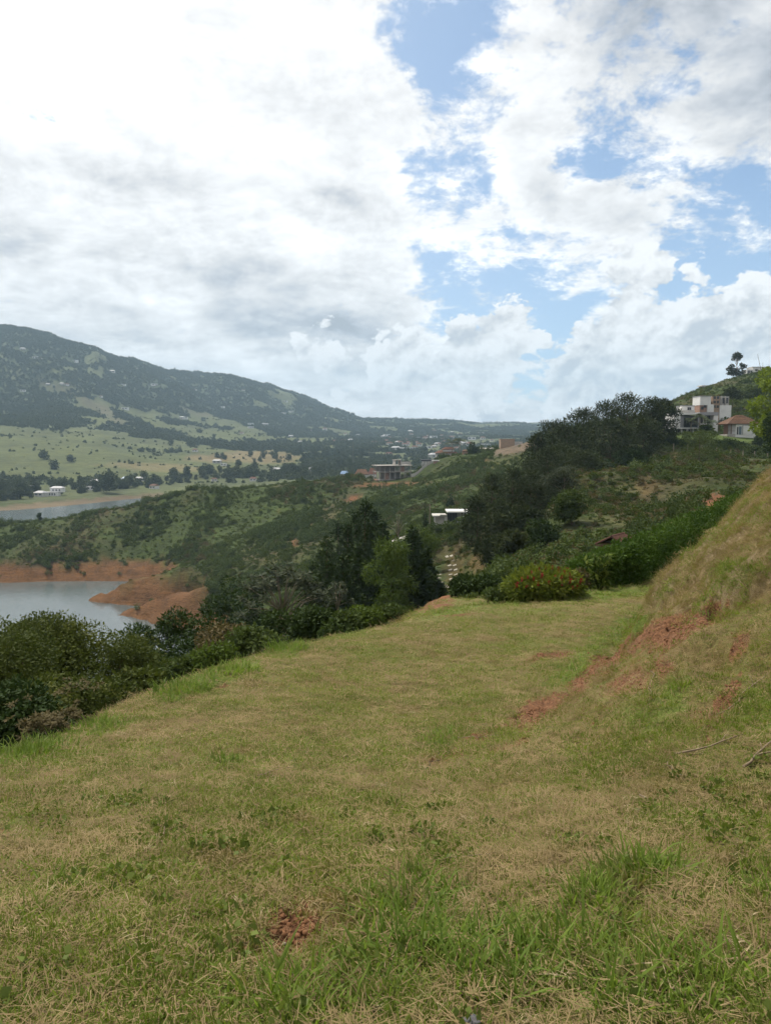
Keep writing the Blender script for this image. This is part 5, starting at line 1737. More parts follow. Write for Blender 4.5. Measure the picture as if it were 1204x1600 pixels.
def tile_hut():
    D = 50
    p, z = site(984, D, 3, 3)
    zt = us(990, 837)[1] * D
    root = thing("tile_roofed_hut", "timber hut with a red clay tile roof peeking over the clipped hedge", "hut", (p.x, p.y, zt - 2.6 * .62), math.radians(52))
    root.scale = (.62, .62, .62)
    part(root, "wall", M_WOOD, (-1.1, 1.5, .1, 2.6, (z - zt) / .62 + 2, 1.75))
    mb = MB()
    mb.add([(-1.5, -.4, 1.62), (1.9, -.4, 1.62), (1.9, 1.35, 2.55), (-1.5, 1.35, 2.55), (-1.5, 3.1, 1.62), (1.9, 3.1, 1.62),
            (-1.5, -.4, 1.54), (1.9, -.4, 1.54), (1.9, 1.35, 2.47), (-1.5, 1.35, 2.47), (-1.5, 3.1, 1.54), (1.9, 3.1, 1.54)],
           [(0, 1, 2, 3), (3, 2, 5, 4), (7, 6, 9, 8), (8, 9, 10, 11), (6, 7, 1, 0), (4, 5, 11, 10), (6, 0, 3, 9), (9, 3, 4, 10), (1, 7, 8, 2), (2, 8, 11, 5)])
    mb.obj("roof", M_TILE, root)
    t = MB()
    for k in range(15):
        x = -1.4 + k * .23
        for ya, yb in ((-.42, 1.33), (3.12, 1.37)):
            t.tube([(x, ya, 1.64), (x, yb, 2.57)], [.075, .075], 6)
    o = t.obj("roof_tiles", M_TILE, root); o['kind'] = 'stuff'
    MB().tube([(-1.55, 1.35, 2.60), (1.95, 1.35, 2.60)], [.11, .11], 7).obj("ridge_tile", M_TILE, root)
    part(root, "gable_board", M_WOOD, (-1.56, -1.50, -.3, 3.0, 1.45, 1.6))


def modern_houses():
    # grey and white house on the clipped lawn: 1 px of the photograph is about 0.2 m here
    D = 238
    p, z = site(1082, D, 14, 9)
    zt, k = us(1082, 644)[1] * D, D / FPX
    X = lambda px: (px - 1082) * k
    z0 = us(1082, 679)[1] * D
    Zr = lambda py: us(1082, py)[1] * D - z0
    root = thing("modern_house", "grey and white modern house with deep terraces on the clipped lawn terrace", "house", (p.x, p.y, z0))
    dz = min(-1.0, z - z0 - 1)
    part(root, "wall", M_WHITE, (X(1048), X(1057), 0, 8, Zr(668), Zr(645)))
    part(root, "floor_slab", M_WHITE, (X(1048) - .02, X(1085), -.25, 8, Zr(670), Zr(668) - .01))
    part(root, "wall", M_GREYW, (X(1057) + .01, X(1088), 3.2, 8, Zr(668), Zr(648)))
    part(root, "side_wall", M_GREYW, (X(1057) + .01, X(1063), .6, 3.19, Zr(668), Zr(648)))
    part(root, "roof_slab", M_WHITE, (X(1057) + .01, X(1084), -.3, 8.2, Zr(648) + .01, Zr(645)))
    part(root, "balcony_rail", M_GLASS, (X(1063), X(1084), .1, .16, Zr(668) + .02, Zr(663)))
    part(root, "ground_wall", M_OFFW, (X(1054), X(1088), 3.6, 8, dz, Zr(670) - .01))
    cm = MB().box(-.16, .16, -.16, .16, dz, Zr(670) - .01).mesh("column"); cm.materials.append(M_WHITE)
    for px in (1051, 1060, 1069, 1078):
        o = obj("column", cm, root); o.location = (X(px), .3, 0)
    part(root, "right_block", M_GREYW, (X(1088) + .01, X(1108), 2.4, 9, dz, Zr(649)))
    part(root, "roof_slab", M_GREYW, (X(1086), X(1115), -.4, 9.3, Zr(649) + .01, Zr(644)))
    part(root, "pillar_wall", M_WHITE, (X(1108) + .01, X(1115), -.2, 9, dz, Zr(649)))
    part(root, "pillar_wall", M_GREYW, (X(1085), X(1088), .2, 3.1, dz, Zr(649)))
    part(root, "glass_wall", M_GLASS, (X(1089), X(1107), 2.2, 2.36, Zr(676), Zr(650)))
    for px in (1092, 1097, 1102):
        part(root, "mullion", M_WHITE, (X(px) - .08, X(px) + .08, 2.1, 2.2, Zr(676), Zr(650)))
    part(root, "terrace_slab", M_WHITE, (X(1088) + .02, X(1108) - .01, .2, 2.09, Zr(664), Zr(662)))
    part(root, "upper_wall", M_WHITE, (X(1068), X(1087), 4.5, 9.5, Zr(644.5), Zr(634)))
    part(root, "upper_parapet", M_OFFW, (X(1062), X(1087.5), 4.2, 4.45, Zr(644.5), Zr(640)))
    part(root, "upper_roof", M_GREYW, (X(1067.5), X(1087.5), 4.3, 9.8, Zr(634) + .01, Zr(632.5)))
    window(root, X(1079), Zr(641), 1.2, 1.1, 4.5)
    for px in (1060, 1070, 1080):
        window(root, X(px), Zr(677), 1.4, 1.3, 3.6)
    window(root, X(1075), Zr(666), 2.6, 2.6, 3.2, mull=2)
    # brick and white house above
    D2 = 282
    p, z = site(1108, D2, 10, 8)
    k2 = D2 / FPX
    X2 = lambda px: (px - 1108) * k2
    zb = us(1108, 643)[1] * D2
    Z2 = lambda py: us(1108, py)[1] * D2 - zb
    root = thing("brick_house", "half finished brick and white house of stacked cubes above the grey modern house", "house", (p.x, p.y, zb))
    dz = min(-1, z - zb - 1)
    part(root, "wall", M_WHITE, (X2(1086.5), X2(1103), 0, 7, Z2(633), Z2(619.5)))
    part(root, "roof_slab", M_GREYR, (X2(1086), X2(1104), -.2, 7.2, Z2(619.5) + .01, Z2(618.5)))
    part(root, "lower_wall", M_BRICK, (X2(1087), X2(1098), .5, 7, dz, Z2(633) - .01))
    part(root, "lower_wall", M_WHITE, (X2(1098) + .01, X2(1107.5), -.3, 7, dz, Z2(632)))
    part(root, "brick_wall", M_PINKB, (X2(1107.5) + .01, X2(1119), 1.2, 8, dz, Z2(619)))
    part(root, "white_wing", M_OFFW, (X2(1119) + .01, X2(1134), 1.6, 8, Z2(637), Z2(619)))
    part(root, "wing_base", M_WHITE, (X2(1119) + .02, X2(1137), 1.0, 8, dz, Z2(633) - .01))
    part(root, "wing_frame", M_CONC, (X2(1121), X2(1122.5), 1.0, 1.55, Z2(633), Z2(618.5)), (X2(1127), X2(1128.3), 1.0, 1.55, Z2(633), Z2(618.5)))
    for px, py in ((1111, 623), (1116, 623), (1111, 630), (1116, 630), (1111, 637), (1116, 637)):
        window(root, X2(px), Z2(py), .8, .9, 1.2, fm=M_DARKR, mull=0)
    for px in (1124.8, 1131):
        window(root, X2(px), Z2(630), .9, 2.0, 1.6, fm=M_DARKR, mull=0)
    window(root, X2(1091), Z2(640), .9, 1.1, .5, fm=M_DARKR); window(root, X2(1095), Z2(637), .9, 1.0, .5, fm=M_DARKR)
    # small house on the crest
    D3 = 440
    p, z = site(1099, D3, 8, 6)
    zb = max(us(1099, 611.5)[1] * D3, z + .3)
    CLEAR.append((p.x, p.y - 10, 9))
    k3 = D3 / FPX
    root = thing("crest_house", "small flat roofed white house alone on the hill crest", "house", (p.x, p.y, zb))
    dz = min(-1, z - zb - 1)
    part(root, "wall", M_WHITE, (0, 4 * k3 * 2.4, 0, 6, dz, 2.5)); part(root, "back_wall", M_GREYW, (-9 * k3, -.01, 2.4, 6, dz, 2.5))
    part(root, "roof_slab", M_WHITE, (-11 * k3, 10 * k3, -.5, 6.4, 2.51, 3.0))
    pm = MB().box(-.14, .14, -.14, .14, dz, 2.5).mesh("post"); pm.materials.append(M_WHITE)
    for x in (-10.5, -7, -3.5):
        o = obj("post", pm, root); o.location = (x * k3, 0, 0)
    window(root, 1.8, .6, 1.2, 1.3, 0)
    # hilltop house
    D4 = 468
    p, z = site(1173, D4, 14, 8)
    zb = max(us(1173, 589)[1] * D4, z + .3)
    CLEAR.append((p.x, p.y - 16, 15))
    k4 = D4 / FPX
    X4 = lambda px: (px - 1173) * k4
    Z4 = lambda py: us(1173, py - 2)[1] * D4 - zb
    root = thing("hilltop_house", "white modern two storey house on top of the hill by the eucalyptus", "house", (p.x, p.y, zb))
    dz = min(-1, z - zb - 2)
    part(root, "wall", M_WHITE, (X4(1166), X4(1184), 0, 8, dz, Z4(576))); part(root, "wall", M_OFFW, (X4(1184) + .01, X4(1191), .8, 8, dz, Z4(575.5)))
    part(root, "glazed_wing", M_WHITE, (X4(1157), X4(1166) - .01, .6, 7, dz, Z4(579)))
    part(root, "roof_slab", M_OFFW, (X4(1165), X4(1184.5), -.3, 8.3, Z4(576) + .01, Z4(575)))
    for px, py, w, h in ((1160, 585, 1.5, 1.7), (1164, 585, 1.3, 1.7), (1160, 591, 1.5, 1.4), (1164, 591, 1.3, 1.4)):
        window(root, X4(px), Z4(py), w, h, .6, fm=M_WHITE)
    window(root, X4(1171), Z4(582), 1.5, 1.2, 0); window(root, X4(1179), Z4(582), .5, 1.2, 0, mull=0); window(root, X4(1187.5), Z4(581), 1.5, 1.2, .8)
    part(root, "door", M_DARKR, (X4(1176.5), X4(1179), -.06, -.01, 0, 2.1))
    # lean mast on the hilltop
    q = spot(1178.5, D4 - 4)
    zt = us(1178, 577)[1] * (D4 - 4)
    root = thing("radio_mast", "thin leaning mast with a short pole beside it above the hilltop house", "mast", (q.x, q.y, zt - 6))
    MB().tube([(0, 0, -3), (-.4, 0, 6), (-2.6, 0, us(1173, 553)[1] * (D4 - 4) - zt + 6)], [.16, .13, .07], 6).obj("mast", M_DARKR, root)
    MB().tube([(.5, 0, -3), (.7, 0, 10)], [.08, .05], 5).obj("pole", M_DARKR, root)
    # hipped house
    D5 = 226
    p, z = site(1160, D5, 11, 8)
    k5 = D5 / FPX
    X5 = lambda px: (px - 1160) * k5
    zb = us(1160, 679)[1] * D5
    Z5 = lambda py: us(1160, py)[1] * D5 - zb
    root = thing("hip_roofed_house", "white bungalow with brown red hipped tile roof, open porch and garage door", "bungalow", (p.x, p.y, zb))
    dz = min(-1, z - zb - 1)
    part(root, "wall", M_WHITE, (X5(1143), X5(1179), 0, 7, dz, Z5(662)))
    part(root, "side_wing", M_OFFW, (X5(1181), X5(1194), .5, 7, dz, Z5(662.5)))
    hip(X5(1131), X5(1182), -.1, 7.4, Z5(662), Z5(648), .18, .3).obj("roof", M_TILEB, root)
    hip_rows("roof_tiles", root, M_TILEB, X5(1131), X5(1182), -.1, 7.4, Z5(662), Z5(648), .18, .3, 11)
    part(root, "side_roof", M_GREYR, (X5(1180), X5(1195), .2, 7.2, Z5(662.5) + .01, Z5(661.5)))
    part(root, "porch_floor", M_CONC, (X5(1130), X5(1143) - .01, 0, 6, dz, .12))
    pm = MB().box(-.09, .09, -.09, .09, .12, Z5(662)).mesh("porch_post"); pm.materials.append(M_WOOD)
    for px, y in ((1130.5, .2), (1136.5, .2), (1130.5, 5.8)):
        o = obj("porch_post", pm, root); o.location = (X5(px), y, 0)
    part(root, "porch_rail", M_WOOD, (X5(1130.6), X5(1143) - .02, .18, .24, 1.0, 1.08))
    part(root, "porch_back_wall", M_BRICK, (X5(1136), X5(1143) - .02, 5.0, 5.2, .12, Z5(662)))
    part(root, "door", M_DARKR, (X5(1145), X5(1147), -.06, -.01, 0, 2.2)); part(root, "door", M_DOOR, (X5(1148), X5(1152), -.06, -.01, 0, 2.3))
    g = part(root, "garage_door", M_WHITE, (X5(1154), X5(1168), -.14, -.01, 0, Z5(665)))
    fr = part(root, "garage_frame", M_GREYW, (X5(1153.3), X5(1154) - .01, -.2, -.01, 0, Z5(664.2)), (X5(1168) + .01, X5(1168.8), -.2, -.01, 0, Z5(664.2)), (X5(1154), X5(1168), -.2, -.01, Z5(665) + .01, Z5(664.2)))
    for i in range(4):
        part(g, "panel", M_WHITE, (X5(1154.6), X5(1167.4), -.19, -.145, .12 + i * .62, .62 + i * .62))


def far_houses():
    """small houses: lake shore, slopes and valley town"""
    def proto(nm, w, d, h, rh, wm, rm, flat=False):
        root = bpy.data.objects.new(nm, None)
        COL.objects.link(root)
        part(root, "wall", wm, (-w / 2, w / 2, 0, d, -2, h))
        if flat:
            part(root, "roof", rm, (-w / 2 - .4, w / 2 + .4, -.4, d + .4, h + .01, h + .35))
        else:
            hip(-w / 2, w / 2, 0, d, h + .01, h + rh, .6, .6).obj("roof", rm, root)
        part(root, "window_band", M_GLASS, (-w * .36, -w * .08, -.06, .05, h * .35, h * .75)); part(root, "window_band", M_GLASS, (w * .1, w * .38, -.06, .05, h * .35, h * .75))
        return root
    kinds = [proto("far_house", 11, 8, 4.5, 2.6, M_WHITE, M_TILE), proto("far_house", 13, 8, 4.2, 2.0, M_OFFW, M_GREYR), proto("far_house", 16, 9, 5.5, 1, M_WHITE, M_GREYR, True),
             proto("far_house", 10, 7, 4.0, 2.2, M_WHITE, M_TILEB), proto("far_house", 12, 8, 4.2, 2.2, M_OFFW, M_BLUE)]
    used = set()

    def put(k, px, py, s, lab, grp=None, dmin=560):
        q = hit(px, py, dmin)
        rz = random.Random(px * 7 + py).uniform(-.7, .7)
        if k not in used:
            used.add(k)
            r = kinds[k]
            r.location, r.rotation_euler, r.scale = q, (0, 0, rz), (s,) * 3
        else:
            r = dup(kinds[k], q, rz, s)
        tag(r, lab, "house", grp)
        CLEAR.append((q.x, q.y - 8, 16 * s))
    for k, px, py, s, lab in ((1, 60, 776, .9, "grey roofed house left of the white villa at the far waterline"), (2, 47, 765, .7, "small flat white house among trees left of the white villa"),
                              (4, 197, 753, 1.0, "blue grey roofed house between the big round shore trees"), (1, 150, 757, 1.0, "grey roofed house left of the big round shore tree"), (2, 141, 766, .7, "flat white house below the grey roofed shore house"),
                              (1, 219, 752, .9, "pale roofed house right of the blue grey roofed shore house"), (3, 238, 764, .9, "brown roofed house close to the end of the far water"), (0, 205, 757, .8, "red roofed house just below the blue grey roofed one"),
                              (1, 338, 724, 1.0, "pale house in the dark tree belt under the tan field"), (2, 349, 728, .6, "tiny white house right below the tan field"), (3, 335, 752, .7, "small white house at the shore under the dark tree belt"),
                              (0, 395, 752, .7, "small house with red roof low in the dark tree belt"), (1, 430, 738, 1.0, "grey roofed house inside the dark tree belt right of the tan field"), (1, 490, 737, 1.0, "long pale house at the right end of the tree belt"),
                              (2, 392, 664, 1.1, "white house standing alone on the dark wooded slope"), (0, 304, 706, .8, "red roofed farmhouse at the left end of the tan field"), (2, 116, 566, 1.2, "white house highest on the misty mountain slope"),
                              (1, 175, 582, 1.3, "long pale greenhouse on the upper mountain slope"), (1, 36, 547, 1.3, "pale house near the misty top of the mountain")):
        put(k, px, py, s, lab)
    rg = random.Random(77)
    KIND = ('red roofed white', 'grey roofed pale', 'flat roofed white', 'brown roofed white', 'blue roofed pale')
    def zone(px):
        return 'left of the concrete frame' if px < 580 else 'behind the concrete frame' if px < 660 else 'behind the ridge palms' if px < 725 else 'left of the pine wood'
    for i in range(74):
        px = rg.triangular(470, 790, 640)
        py = rg.triangular(672, 716, 690) if px > 560 else rg.triangular(670, 706, 684)
        k = rg.choice([0, 0, 1, 1, 2, 3, 3])
        put(k, px, py, rg.uniform(.8, 1.35), "tiny %s house of the hazy far town %s" % (KIND[k], zone(px)), "%s town houses %s" % (KIND[k], zone(px)), 900)
    for i in range(26):
        px = rg.uniform(20, 470)
        py = 535 + .19 * px + rg.uniform(0, 75)
        k = rg.choice([1, 2, 3])
        zn = "on the upper left mountain slope" if px < 160 else "on the mountain slope above the green pasture" if px < 320 else "on the lower right end of the mountain slope"
        put(k, px, py, rg.uniform(.8, 1.3), "tiny %s farmhouse %s" % (KIND[k], zn), "%s farmhouses %s" % (KIND[k], zn), 1500)
    # villa
    q = hit(78, 775, 600)
    root = thing("lake_villa", "white two level villa with colonnade right above the far shore", "villa", q)
    k = q.y / FPX
    part(root, "lower_wall", M_WHITE, (-15 * k, 12 * k, 0, 8, -3, 3.4)); part(root, "upper_wall", M_WHITE, (-4 * k, 15 * k, 7, 15, 3, 7.4))
    part(root, "roof", M_GREYR, (-15.5 * k, 12.5 * k, -.5, 8.5, 3.41, 3.8)); hip(-4 * k, 15 * k, 7, 15, 7.41, 9, .6, .5).obj("upper_roof", M_GREYR, root)
    for x in (-12, -8, -4, 0, 4, 8):
        window(root, x * k, .6, 1.5, 2.2, 0, fm=M_WHITE)
    for x in (1, 6, 11):
        window(root, x * k, 4.4, 1.5, 1.8, 7, fm=M_WHITE)
    CLEAR.append((q.x, q.y - 10, 26))


unfinished_building(); dark_pavilion(); ridge_houses(); flat_pavilion(); tile_hut(); modern_houses(); far_houses()


# ------------------------------------------------------------------ slab path, hedge, flowering shrub and the small things
def slab_path():
    L_ = [(698, 870), (699, 877), (702, 884), (703, 891), (703.5, 898), (705, 905.5), (706, 913)]
    R_ = [(705, 869), (707.5, 876), (710, 883.5), (711.5, 890.5), (712, 898), (713.5, 905), (715, 911.5), (717, 918)]
    B_ = [(699, 918), (692, 915), (686, 910), (683, 904), (684, 898)]
    c = hit(706, 900, 95)
    root = thing("slab_path", "two tracks of pale square slabs climbing the bank between dark trees", "path", c)
    sm = MB().box(-.27, .27, -.5, .5, -.12, .07).mesh("slab")
    sm.materials.append(plain("slab_concrete", (.27, .25, .21), .2, 3, .95, .1))
    for i, (px, py) in enumerate(L_ + R_ + B_):
        q = hit(px, py, 95)
        gx, gy = slope(q.x, q.y, .8)
        o = obj("slab", sm, root)
        o.location = q - c
        o.rotation_euler = (math.atan(gy), -math.atan(gx), random.Random(i).uniform(-.12, .12) + (0.9 if i >= len(L_ + R_) else 0))
        CLEAR.append((q.x, q.y, 1.5))


def hedge():
    pts = [(905, 27.2, 876), (950, 27.8, 862), (985, 29.5, 846), (1040, 33.5, 823), (1100, 39, 794), (1165, 45, 768), (1195, 48, 756)]
    lob, st = [], MB()
    o = spot(985, 29.5)
    rg = random.Random(4)
    for i in range(len(pts) - 1):
        a, b = pts[i], pts[i + 1]
        for j in range(7):
            t = j / 7
            px, D, pt = (a[q] + (b[q] - a[q]) * t for q in range(3))
            g = spot(px, D)
            top = us(px, pt)[1] * D
            h = max(.8, top - g.z)
            for lv in range(4):
                z = g.z + h * (.16 + .24 * lv)
                r = .50 + rg.uniform(-.14, .16)
                lob.append((g.x - o.x + rg.uniform(-.12, .12), g.y - o.y + rg.uniform(-.1, .1), z - o.z, r, r, h * .16))
            lob.append((g.x - o.x + rg.uniform(-.25, .25), g.y - o.y, g.z - o.z + h * .95, .28, .28, h * .10))
            st.tube([(g.x - o.x, g.y - o.y, g.z - o.z - .1), (g.x - o.x, g.y - o.y, g.z - o.z + h * .7)], [.03, .015], 5)
    root = thing("clipped_hedge", "long dense green hedge running up behind the grassy bank", "hedge", o)
    st.obj("stems", M_BARK, root)['kind'] = 'stuff'
    obj("foliage", crown_mesh("foliage", crown(lob, 34000, .135, .062, 5, .5, -.1, 5, .28)), root, G_HEDG)
    # the broad leaved plant at the hedge's left end
    g = spot(936, 26.3)
    h = us(936, 862)[1] * 26.3 - g.z
    root = thing("broad_leaved_plant", "tall plant with long hanging light green leaves at the left end of the hedge", "plant", g)
    st = MB()
    C, A, N, Ls = [], [], [], []
    rng = np.random.default_rng(9)
    for i in range(7):
        bx, by = rng.uniform(-.28, .28), rng.uniform(-.25, .25)
        tx, ty = bx * 1.8, by * 1.8
        st.tube([(bx * .5, by * .5, -.1), (bx, by, h * .5), (tx, ty, h * rng.uniform(.8, 1))], [.018, .014, .006], 5)
        k = 34
        t = rng.uniform(.12, 1, k)
        az = rng.random(k) * 6.283
        C.append(np.stack([bx + (tx - bx) * t, by + (ty - by) * t, h * t], 1))
        A.append(unit(np.stack([np.cos(az), np.sin(az), rng.uniform(-1.0, .35, k)], 1)))
        N.append(unit(np.stack([np.cos(az) * .5, np.sin(az) * .5, np.ones(k)], 1))); Ls.append(rng.uniform(.2, .36, k))
    C, A, N, Ls = map(np.concatenate, (C, A, N, Ls))
    st.obj("stem", G_MID, root)
    obj("leaves", crown_mesh("leaves", quads(C, A, N, Ls, Ls * .3)), root, G_FLOW)


def flower_shrub():
    g = spot(850, 24.4)
    h = us(850, 886)[1] * 24.4 - g.z
    root = thing("flowering_shrub", "round leafy shrub with many upright red flower spikes on the far lawn edge", "shrub", g)
    lb = [(0, 0, h * .45, 1.05, .95, h * .5), (.62, .1, h * .42, .65, .7, h * .45), (-.65, 0, h * .34, .62, .7, h * .38), (.1, -.35, h * .4, .8, .6, h * .4), (-.2, .2, h * .55, .7, .7, h * .42), (.95, .2, h * .3, .35, .4, h * .3)]
    limbs(lb, h, .05, 3).obj("stem", M_BARK, root, True)
    obj("leaves", crown_mesh("leaves", crown(lb, 6800, .19, .058, 31, .75, .1, 6, .14, rise=.2)), root, G_FLOW)
    fm = crown_mesh("flower", crown([(0, 0, .07, .028, .028, .085)], 46, .045, .022, 33, .6, rise=.9))
    fm.materials.append(M_RED)
    rng = random.Random(8)
    spots_ = [(815, 908), (830, 896), (841, 892), (852, 889), (862, 890), (872, 893), (882, 897), (890, 901), (897, 905), (905, 911), (866, 903), (876, 906), (888, 911), (900, 918), (846, 902), (833, 906),
              (858, 912), (821, 917), (806, 917), (878, 914), (893, 921), (840, 914), (868, 884), (824, 903), (911, 917), (886, 893)]
    for i, (px, py) in enumerate(spots_):
        # stand each spike on the leaf mass: walk down the ray to the nearest clump surface
        u, s = us(px, py)
        best = None
        for D in np.arange(22.6, 26.0, .04):
            q = np.array([u * D - g.x, D - g.y, s * D - g.z])
            if any(((q[0] - l[0]) / l[3]) ** 2 + ((q[1] - l[1]) / l[4]) ** 2 + ((q[2] - l[2]) / l[5]) ** 2 < 1.0 for l in lb):
                best = q
                break
        if best is None:
            continue
        o = obj("flower", fm, root)
        o.location = (best[0], best[1] - .03, best[2] - .03)
        o.rotation_euler = (rng.uniform(-.3, .3), rng.uniform(-.3, .3), rng.random() * 6)
        o.scale = (rng.uniform(.65, 1.15),) * 3
    for i, (px, D, R, h, m, lab) in enumerate(((912, 26.2, .38, .75, G_BROWN, "small brownish weed bush between the flowering shrub and the hedge"), (780, 24.5, .4, .42, G_MID, "low weed clump at the left foot of the red flowered shrub"),
                                               (893, 24.6, .35, .4, G_LIME, "pale green weed clump at the right foot of the red flowered shrub"))):
        leafy("weed_bush", lab, "weed", px, D, h, R, 820 + i, m, 1100, .13, .05, 6, .1, out=.6, size=.6, r=.02)


def slope_hedge_and_fence():
    lob = []
    o = spot(1110, 207)
    for i in range(44):
        px = 1012 + i * 4.6
        g = spot(px, 207)
        lob.append((g.x - o.x, g.y - o.y, g.z - o.z + .7, .8, .7, .95))
    root = thing("terrace_hedge", "long dark hedge along the lip of the terrace under the houses", "hedge", o)
    obj("foliage", crown_mesh("foliage", crown(lob, 9000, .4, .2, 6, .5, 0, 4, .25)), root, G_DARK)
    root = thing("post_fence", "thin fence posts in a row in front of the terrace hedge", "fence", spot(1110, 199))
    pm = MB().box(-.09, .09, -.09, .09, -.4, 1.9).mesh("post"); pm.materials.append(M_PALE)
    prev = None
    wires = MB()
    for px in (1048, 1070, 1092, 1115, 1137, 1156, 1174, 1194):
        g = spot(px, 199) - root.location
        q = obj("post", pm, root); q.location = g
        if prev is not None:
            for zz in (.7, 1.4):
                wires.tube([prev + Vector((0, 0, zz)), g + Vector((0, 0, zz))], [.02, .02], 4)
        prev = g
    wires.obj("wire", M_DSTICK, root)['kind'] = 'stuff'


def poles():
    for i, (px, D, pt, lab) in enumerate(((688, 405, 741, "pale power pole on the grassy slope right of the concrete building"), (577, 1000, 701, "white pole rising above the trees of the valley"), (552, 1150, 690, "slim white pole left among the valley trees"),
                                          (671, 186, 788, "pale leaning post at the left wall of the flat roofed pavilion"), (878, 214, 656, "thin pole sticking up over the crest pines"))):
        h = top_height(px, D, pt)
        root = thing("utility_pole", lab, "pole", spot(px, D))
        MB().tube([(0, 0, -.5), (0, 0, h)], [.16, .11], 7).obj("pole", M_PALE if i != 4 else M_DSTICK, root)
        if i < 3:
            part(root, "cross_arm", M_WOOD, (-.9, .9, -.08, .08, h - .7, h - .5))


def sticks():
    S_ = [((1052, 1186), (1162, 1153), .010, M_STICK, "long pale stick lying across the grass at the lower right bank foot"), ((1163, 1206), (1203, 1164), .013, M_STICK, "thick pale stick leaning at the right picture edge"),
          ((1171, 1189), (1216, 1181), .009, M_STICK, "short stick crossing the thick pale one at the right picture edge"), ((1122, 1122), (1202, 1052), .007, M_STICK, "thin dry stalk lying up the bank near the right picture edge"),
          ((669, 1205), (688, 1177), .008, M_DSTICK, "short dark stick on bare earth where bank and lawn meet"), ((714, 1157), (786, 1152), .006, M_STICK, "pale straight straw above the short dark stick"),
          ((250, 1322), (261, 1292), .004, M_STICK, "single pale stalk on the lawn at the left"), ((404, 1216), (456, 1204), .005, M_STICK, "thin pale twig on the middle of the lawn"),
          ((662, 1353), (805, 1335), .003, M_STICK, "long thin straw lying behind the long grass"), ((1042, 1196), (1052, 1213), .006, M_STICK, "small pale bent twig below the long stick"),
          ((998, 1248), (1018, 1256), .006, M_STICK, "tiny pale wood chip on the lower lawn"), ((1016, 1052), (1017, 1108), .005, M_STICK, "thin upright dry stem on the reddish bank"),
          ((1066, 1362), (1092, 1366), .006, M_STICK, "curled pale stalk right of the round grass tuft"), ((1035, 1560), (1105, 1572), .006, M_DSTICK, "dark twig half hidden in the nearest grass")]
    for i, (a, b, r, m, lab) in enumerate(S_):
        A, B = hit(*a), hit(*b)
        r *= .68
        rg = random.Random(i)
        P = []
        for k in range(7):
            t = k / 6
            q = A.lerp(B, t)
            w = (B - A).length * .035
            x, y = q.x + rg.uniform(-w, w), q.y + rg.uniform(-w, w)
            P.append(Vector((x, y, hz(x, y) + r * 1.5 + .02)) - A)
        root = thing("dry_stick", lab, "stick", A)
        MB().tube(P, [r, r * .95, r * .9, r * .85, r * .75, r * .6, r * .35], 6).obj("stem", m, root, True)
        if (B - A).length > .35:
            k = P[4]
            d = (B - A)
            sd = Vector((-d.y, d.x, 0)).normalized() * d.length * .12
            MB().tube([k, k + d * .1 + sd * .6 + Vector((0, 0, .02)), k + d * .16 + sd], [r * .5, r * .4, r * .2], 5).obj("twig", m, root, True)
    for i, (px, py, s, m, lab) in enumerate(((737, 1602, .024, M_STONE, "dark grey stone half buried in grass at the bottom picture edge"), (444, 1477, .008, M_PALE, "small pale pebble in the hollow of red earth"), (842, 1489, .012, M_STONE, "small dark clod beside the near straw"))):
        q = hit(px, py, 1.2)
        me = bpy.data.meshes.new("stone")
        import bmesh
        bm = bmesh.new()
        bmesh.ops.create_icosphere(bm, subdivisions=3, radius=s)
        for v in bm.verts:
            n = float(fbm([v.co.x / s * .9 + i * 5], [v.co.y / s * .9 + v.co.z / s * 1.3], 3, 5 + i)[0])
            v.co *= 1 + .35 * n
            v.co.z *= .62
        bm.to_mesh(me); bm.free()
        me.polygons.foreach_set('use_smooth', np.ones(len(me.polygons), bool))
        tag(obj("stone", me, None, m, q + Vector((0, 0, s * .35))), lab, "stone")


def grass_tufts():
    T = [((448, 1018), .42, .34, 70, "tall bright grass tuft on the lawn edge below the umbrella tree"), ((366, 1052), .40, .26, 60, "bright grass tuft left of the tallest one on the lawn edge"), ((283, 1083), .42, .30, 60, "arching grass tuft on the lawn edge above the red scar"),
         ((25, 1190), .34, .26, 70, "bushy grass tuft at the left picture edge"), ((75, 1176), .28, .22, 50, "second grass tuft from the left picture edge"), ((148, 1138), .24, .18, 40, "low grass tuft on the lawn edge below the thicket"),
         ((345, 1199), .20, .09, 50, "lone flat grass tuft on the open lawn at left"), ((1000, 1378), .15, .15, 70, "dense round grass tuft on the right of the near lawn"), ((930, 1412), .13, .12, 50, "dark green grass tuft just left below the dense round one"),
         ((1045, 1372), .10, .10, 36, "small grass tuft at the right shoulder of the dense round one")]
    for i, ((px, py), R, L, n, lab) in enumerate(T):
        q = hit(px, py)
        me = crown_mesh("grass_tuft", blades(n * 4, R, L * .45, L, .006 + .0009 * q.y, 900 + i, .45, 3, .9))
        o = obj("grass_tuft", me, None, G_LUSH, q)
        tag(o, lab, "grass tuft")


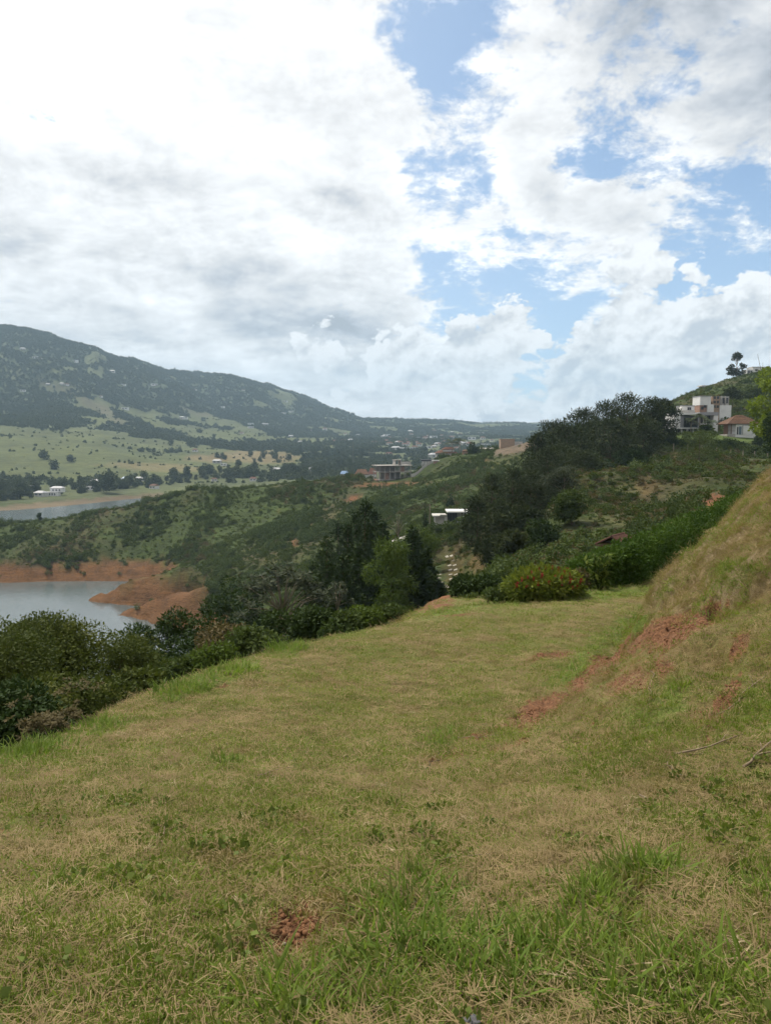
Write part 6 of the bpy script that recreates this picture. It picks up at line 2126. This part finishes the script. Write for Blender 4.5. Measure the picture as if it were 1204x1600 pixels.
def lakeside_trees():
    protos = []
    for i in range(5):
        h = (9, 11, 8, 12, 7)[i]
        R = (4.2, 5.0, 4.4, 3.6, 4.0)[i]
        lb = lobes_round(R, h * .12, h, 8, 870 + i, .9)
        a, b = crown_mesh("lakeside_tree", crown(lb, 700, 1.3, .8, 870 + i, .45)), None
        a.materials.append(G_FAR)
        protos.append(a)
    rg = random.Random(55)
    SHAPE = ('rounded', 'broad', 'squat', 'tall narrow', 'low bushy')

    def put(px, py, s, nm, lab, grp, k=None):
        q = hit(px, py, 600)
        for cx, cy, r in CLEAR:
            if (q.x - cx) ** 2 + (q.y - cy) ** 2 < (r * .7) ** 2:
                return
        o = obj(nm, protos[rg.randrange(5) if k is None else k])
        o.location = q - Vector((0, 0, .4)); o.rotation_euler = (0, 0, rg.random() * 6.28); o.scale = (s * rg.uniform(.85, 1.2), s * rg.uniform(.85, 1.2), s)
        tag(o, lab, "tree", grp)
    for px, py, s, k, lab in ((172, 771, 1.9, 1, "largest round dark tree on the far shore, right of the villa"), (25, 780, 1.3, 2, "round grey green tree left of the villa at the far shore"), (70, 718, 1.5, 0, "dark round tree alone on the left pasture"), (85, 733, 1.5, 2, "dark round tree below the lone one on the left pasture"),
                              (112, 722, 1.2, 0, "darker clump tree at the right of the two pasture trees"), (379, 703, 1.5, 3, "tall narrow tree at the upper rim of the tan field"), (268, 695, 1.3, 0, "bushy tree in the hedge line left above the tan field"), (312, 676, 1.4, 4, "dark tree at the left end of the high pasture")):
        put(px, py, s, "round_tree", lab, None, k)
    for i in range(190):
        t = rg.random()
        px = t * 560
        lo, hi = np.interp(px, [0, 140, 240, 330, 420, 500, 560], [762, 752, 752, 733, 735, 726, 722]), np.interp(px, [0, 140, 240, 330, 420, 500, 560], [786, 776, 765, 754, 755, 748, 742])
        k = rg.randrange(5)
        zn = "left of the white villa on the far shore" if px < 62 else "between the white villa and the biggest shore tree" if px < 160 else "on the far shore under the green pasture" if px < 290 else "in the belt just below the tan field" if px < 480 else "at the right end of the belt beyond the tan field"
        put(px, rg.triangular(lo, hi, lo * .6 + hi * .4), rg.uniform(.6, 1.35), "lakeside_tree", "%s dark tree %s" % (SHAPE[k], zn), "%s trees %s" % (SHAPE[k], zn), k)
    for i in range(80):
        px = rg.uniform(330, 760)
        py = np.interp(px, [330, 480, 760], [690, 690, 676]) + rg.uniform(0, 38)
        k = rg.randrange(5)
        zn = "above the tan field on the valley floor" if px < 480 else "among the town houses left of the concrete frame" if px < 590 else "among the town houses behind the grassy ridge"
        put(px, py, rg.uniform(.7, 1.3), "valley_tree", "small %s dark tree %s" % (SHAPE[k], zn), "%s trees %s" % (SHAPE[k], zn), k)


slab_path(); hedge(); flower_shrub(); slope_hedge_and_fence(); poles(); sticks(); grass_tufts(); lakeside_trees()
scrub_scatter(); forest_scatter()
